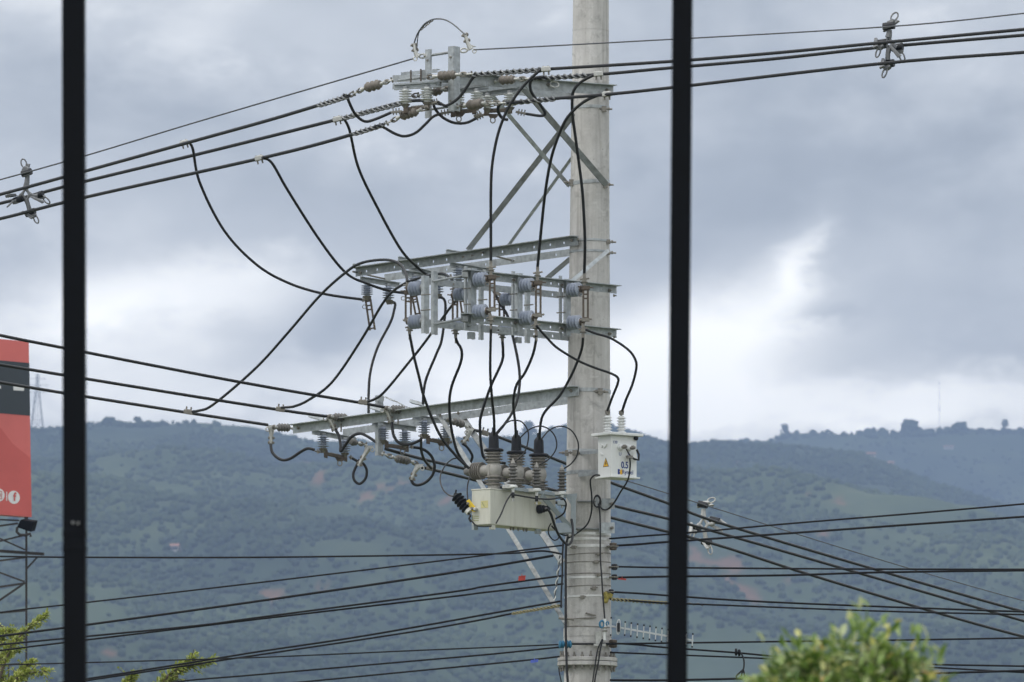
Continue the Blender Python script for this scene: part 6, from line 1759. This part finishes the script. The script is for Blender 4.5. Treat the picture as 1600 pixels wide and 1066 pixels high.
M['far_steel'] = mat('grey lattice steel', (0.16, 0.165, 0.17), 0.6, 0.2)
def pylon(px, py_base, py_top, label, Yp):
    xb = P(px, py_base, Yp); zg = float(hill_z(np.array([xb.x]), np.array([Yp]), RIDGE_A, YA, YA0, 3)[0])
    zt = P(px, py_top, Yp).z; H = zt - zg
    t = thing('lattice_pylon', (xb.x, Yp, zg), label, 'pylon')
    o = Vector((xb.x, Yp, zg)); w0 = H * 0.11; w1 = H * 0.022
    def ring_pts(f):
        w = w0 + (w1 - w0) * min(1, f * 1.25)
        return [o + Vector((a * w, b * w, H * f)) for a, b in ((-1, -1), (1, -1), (1, 1), (-1, 1))]
    lv = [0, 0.18, 0.34, 0.48, 0.6, 0.7, 0.8, 0.9, 1.0]
    rp = [ring_pts(f) for f in lv]
    for k in range(4):
        MB().tube([r[k] for r in rp], 0.17, 5).build('leg', M['far_steel'], t)
    br = MB()
    for a, b in zip(rp[:-1], rp[1:]):
        for k in range(4):
            br.bar(a[k], b[(k + 1) % 4], 0.13, 0.13); br.bar(a[(k + 1) % 4], b[k], 0.13, 0.13); br.bar(b[k], b[(k + 1) % 4], 0.13, 0.13)
    tag(br.build('bracing', M['far_steel'], t), kind='stuff')
    for f, L in ((0.68, 0.17), (0.8, 0.2), (0.92, 0.15)):
        c = o + UP * (H * f)
        MB().bar(c - Rv * (L * H), c + Rv * (L * H), 0.25, 0.2).build('cross_arm', M['far_steel'], t)


pylon(58, 668, 585, 'hazy lattice pylon on the ridge right behind the billboard edge', 3000.0)
mz = hill_hit(1468, 672, RIDGE_B, YB, YB0, 31)
t = thing('radio_mast', mz, 'thin hazy mast standing on the far right ridge', 'mast')
MB().cyl(mz, Vector((mz.x, mz.y, P(1468, 596, mz.y).z)), 0.11, 6).build('pole', M['far_steel'], t)
mm_ = Vector((mz.x, mz.y, P(1468, 640, mz.y).z))
MB().bar(mm_ - Rv * 0.9, mm_ + Rv * 0.9, 0.3, 0.3).build('crossbar', M['far_steel'], t)

def lump_tree(label, px, py_base, py_top, wpx, args, group='single trees sticking up on the ridges', n=16):
    q = hill_hit(px, py_base, *args); Y = q.y; H = S(py_base - py_top, Y); W = S(wpx / 2, Y)
    t = thing('tree', q, label, 'tree', group)
    MB().cyl(q - UP * 0.6, q + UP * (H * 0.6), 0.25, 7).build('trunk', M['bark'], t)
    mb = MB(); r_ = random.Random(px)
    for k in range(n * 3):
        f = r_.random()
        rr = W * (1.15 - 0.75 * f) * r_.random() ** 0.5
        a = r_.uniform(0, 6.28)
        c = q + Vector((rr * math.cos(a), rr * math.sin(a), H * (0.02 + 0.9 * f)))
        s_ = min(W, H) * r_.uniform(0.18, 0.36)
        mb.add([c + Vector((v[0], v[1], v[2] * 0.8)) * s_ * r_.uniform(0.7, 1.25) for v in ICO_V], [tuple(int(i) for i in fc) for fc in ICO_F])
    tag(mb.build('crown', M['forest'], t), kind='stuff')


AB = (RIDGE_B, YB, YB0, 31); AA = (RIDGE_A, YA, YA0, 3)
lump_tree('hazy tree poking above the ridge just right of the second black post', 1226, 684, 661, 16, AB)
lump_tree('widest hazy tree clump on the far right ridge', 1424, 677, 655, 40, AB, n=24)
lump_tree('narrow hazy tree on the far ridge nearest the right edge', 1571, 676, 654, 14, AB)
lump_tree('low broad hazy tree on the ridge between the mast and the right edge', 1500, 676, 661, 34, AB, n=20)
lump_tree('faint tree on the left ridge right of the thick black post', 215, 661, 646, 18, AA)
lump_tree('dark tree clump on the left ridge close beside the thick black post', 172, 660, 648, 34, AA, n=20)
lump_tree('hazy tree on the ridge seen between the recloser boots', 826, 682, 655, 26, AA, n=20)

M['far_wall'] = mat('whitewashed wall', (0.45, 0.44, 0.42), 0.8)
M['far_roof'] = mat('clay roof', (0.32, 0.16, 0.11), 0.8)
M['far_glass'] = mat('dark window', (0.03, 0.035, 0.04), 0.3)
for label, px, py, w in (('white farmhouse high on the right hill, largest of the far houses', 1355, 700, 26), ('small pale house on the far right slope', 1482, 702, 15), ('tiny pale house beside the larger farmhouse', 1390, 703, 12), ('small house on the lower left slope with a faded roof', 273, 862, 11)):
    q = hill_hit(px, py, *(AB if px in (1482,) else AA)); Y = q.y; W = S(w / 2, Y)
    t = thing('house', q, label, 'house', 'houses far up on the hills')
    hh = 1.7
    MB().box(q + UP * (hh / 2 - 0.4), Rv * W, Vector((0, 2.6, 0)), UP * (hh / 2 + 0.4)).build('wall', M['far_wall'], t)
    z = q.z + hh; a = Vector((q.x, q.y, z + 0.002))
    MB().prism([a + Vector((-W - 0.4, -3.1, 0)), a + Vector((-W - 0.4, 3.1, 0)), a + Vector((-W - 0.4, 0, 1.0))], Rv * (2 * W + 0.8)).build('roof', M['far_roof'], t)
    for k in (-0.55, 0.1, 0.6):
        MB().box(q + Rv * (W * k) + Vector((0, -2.62, 0.9)), Rv * 0.35, Vector((0, 0.04, 0)), UP * 0.4).build('window', M['far_glass'], t)
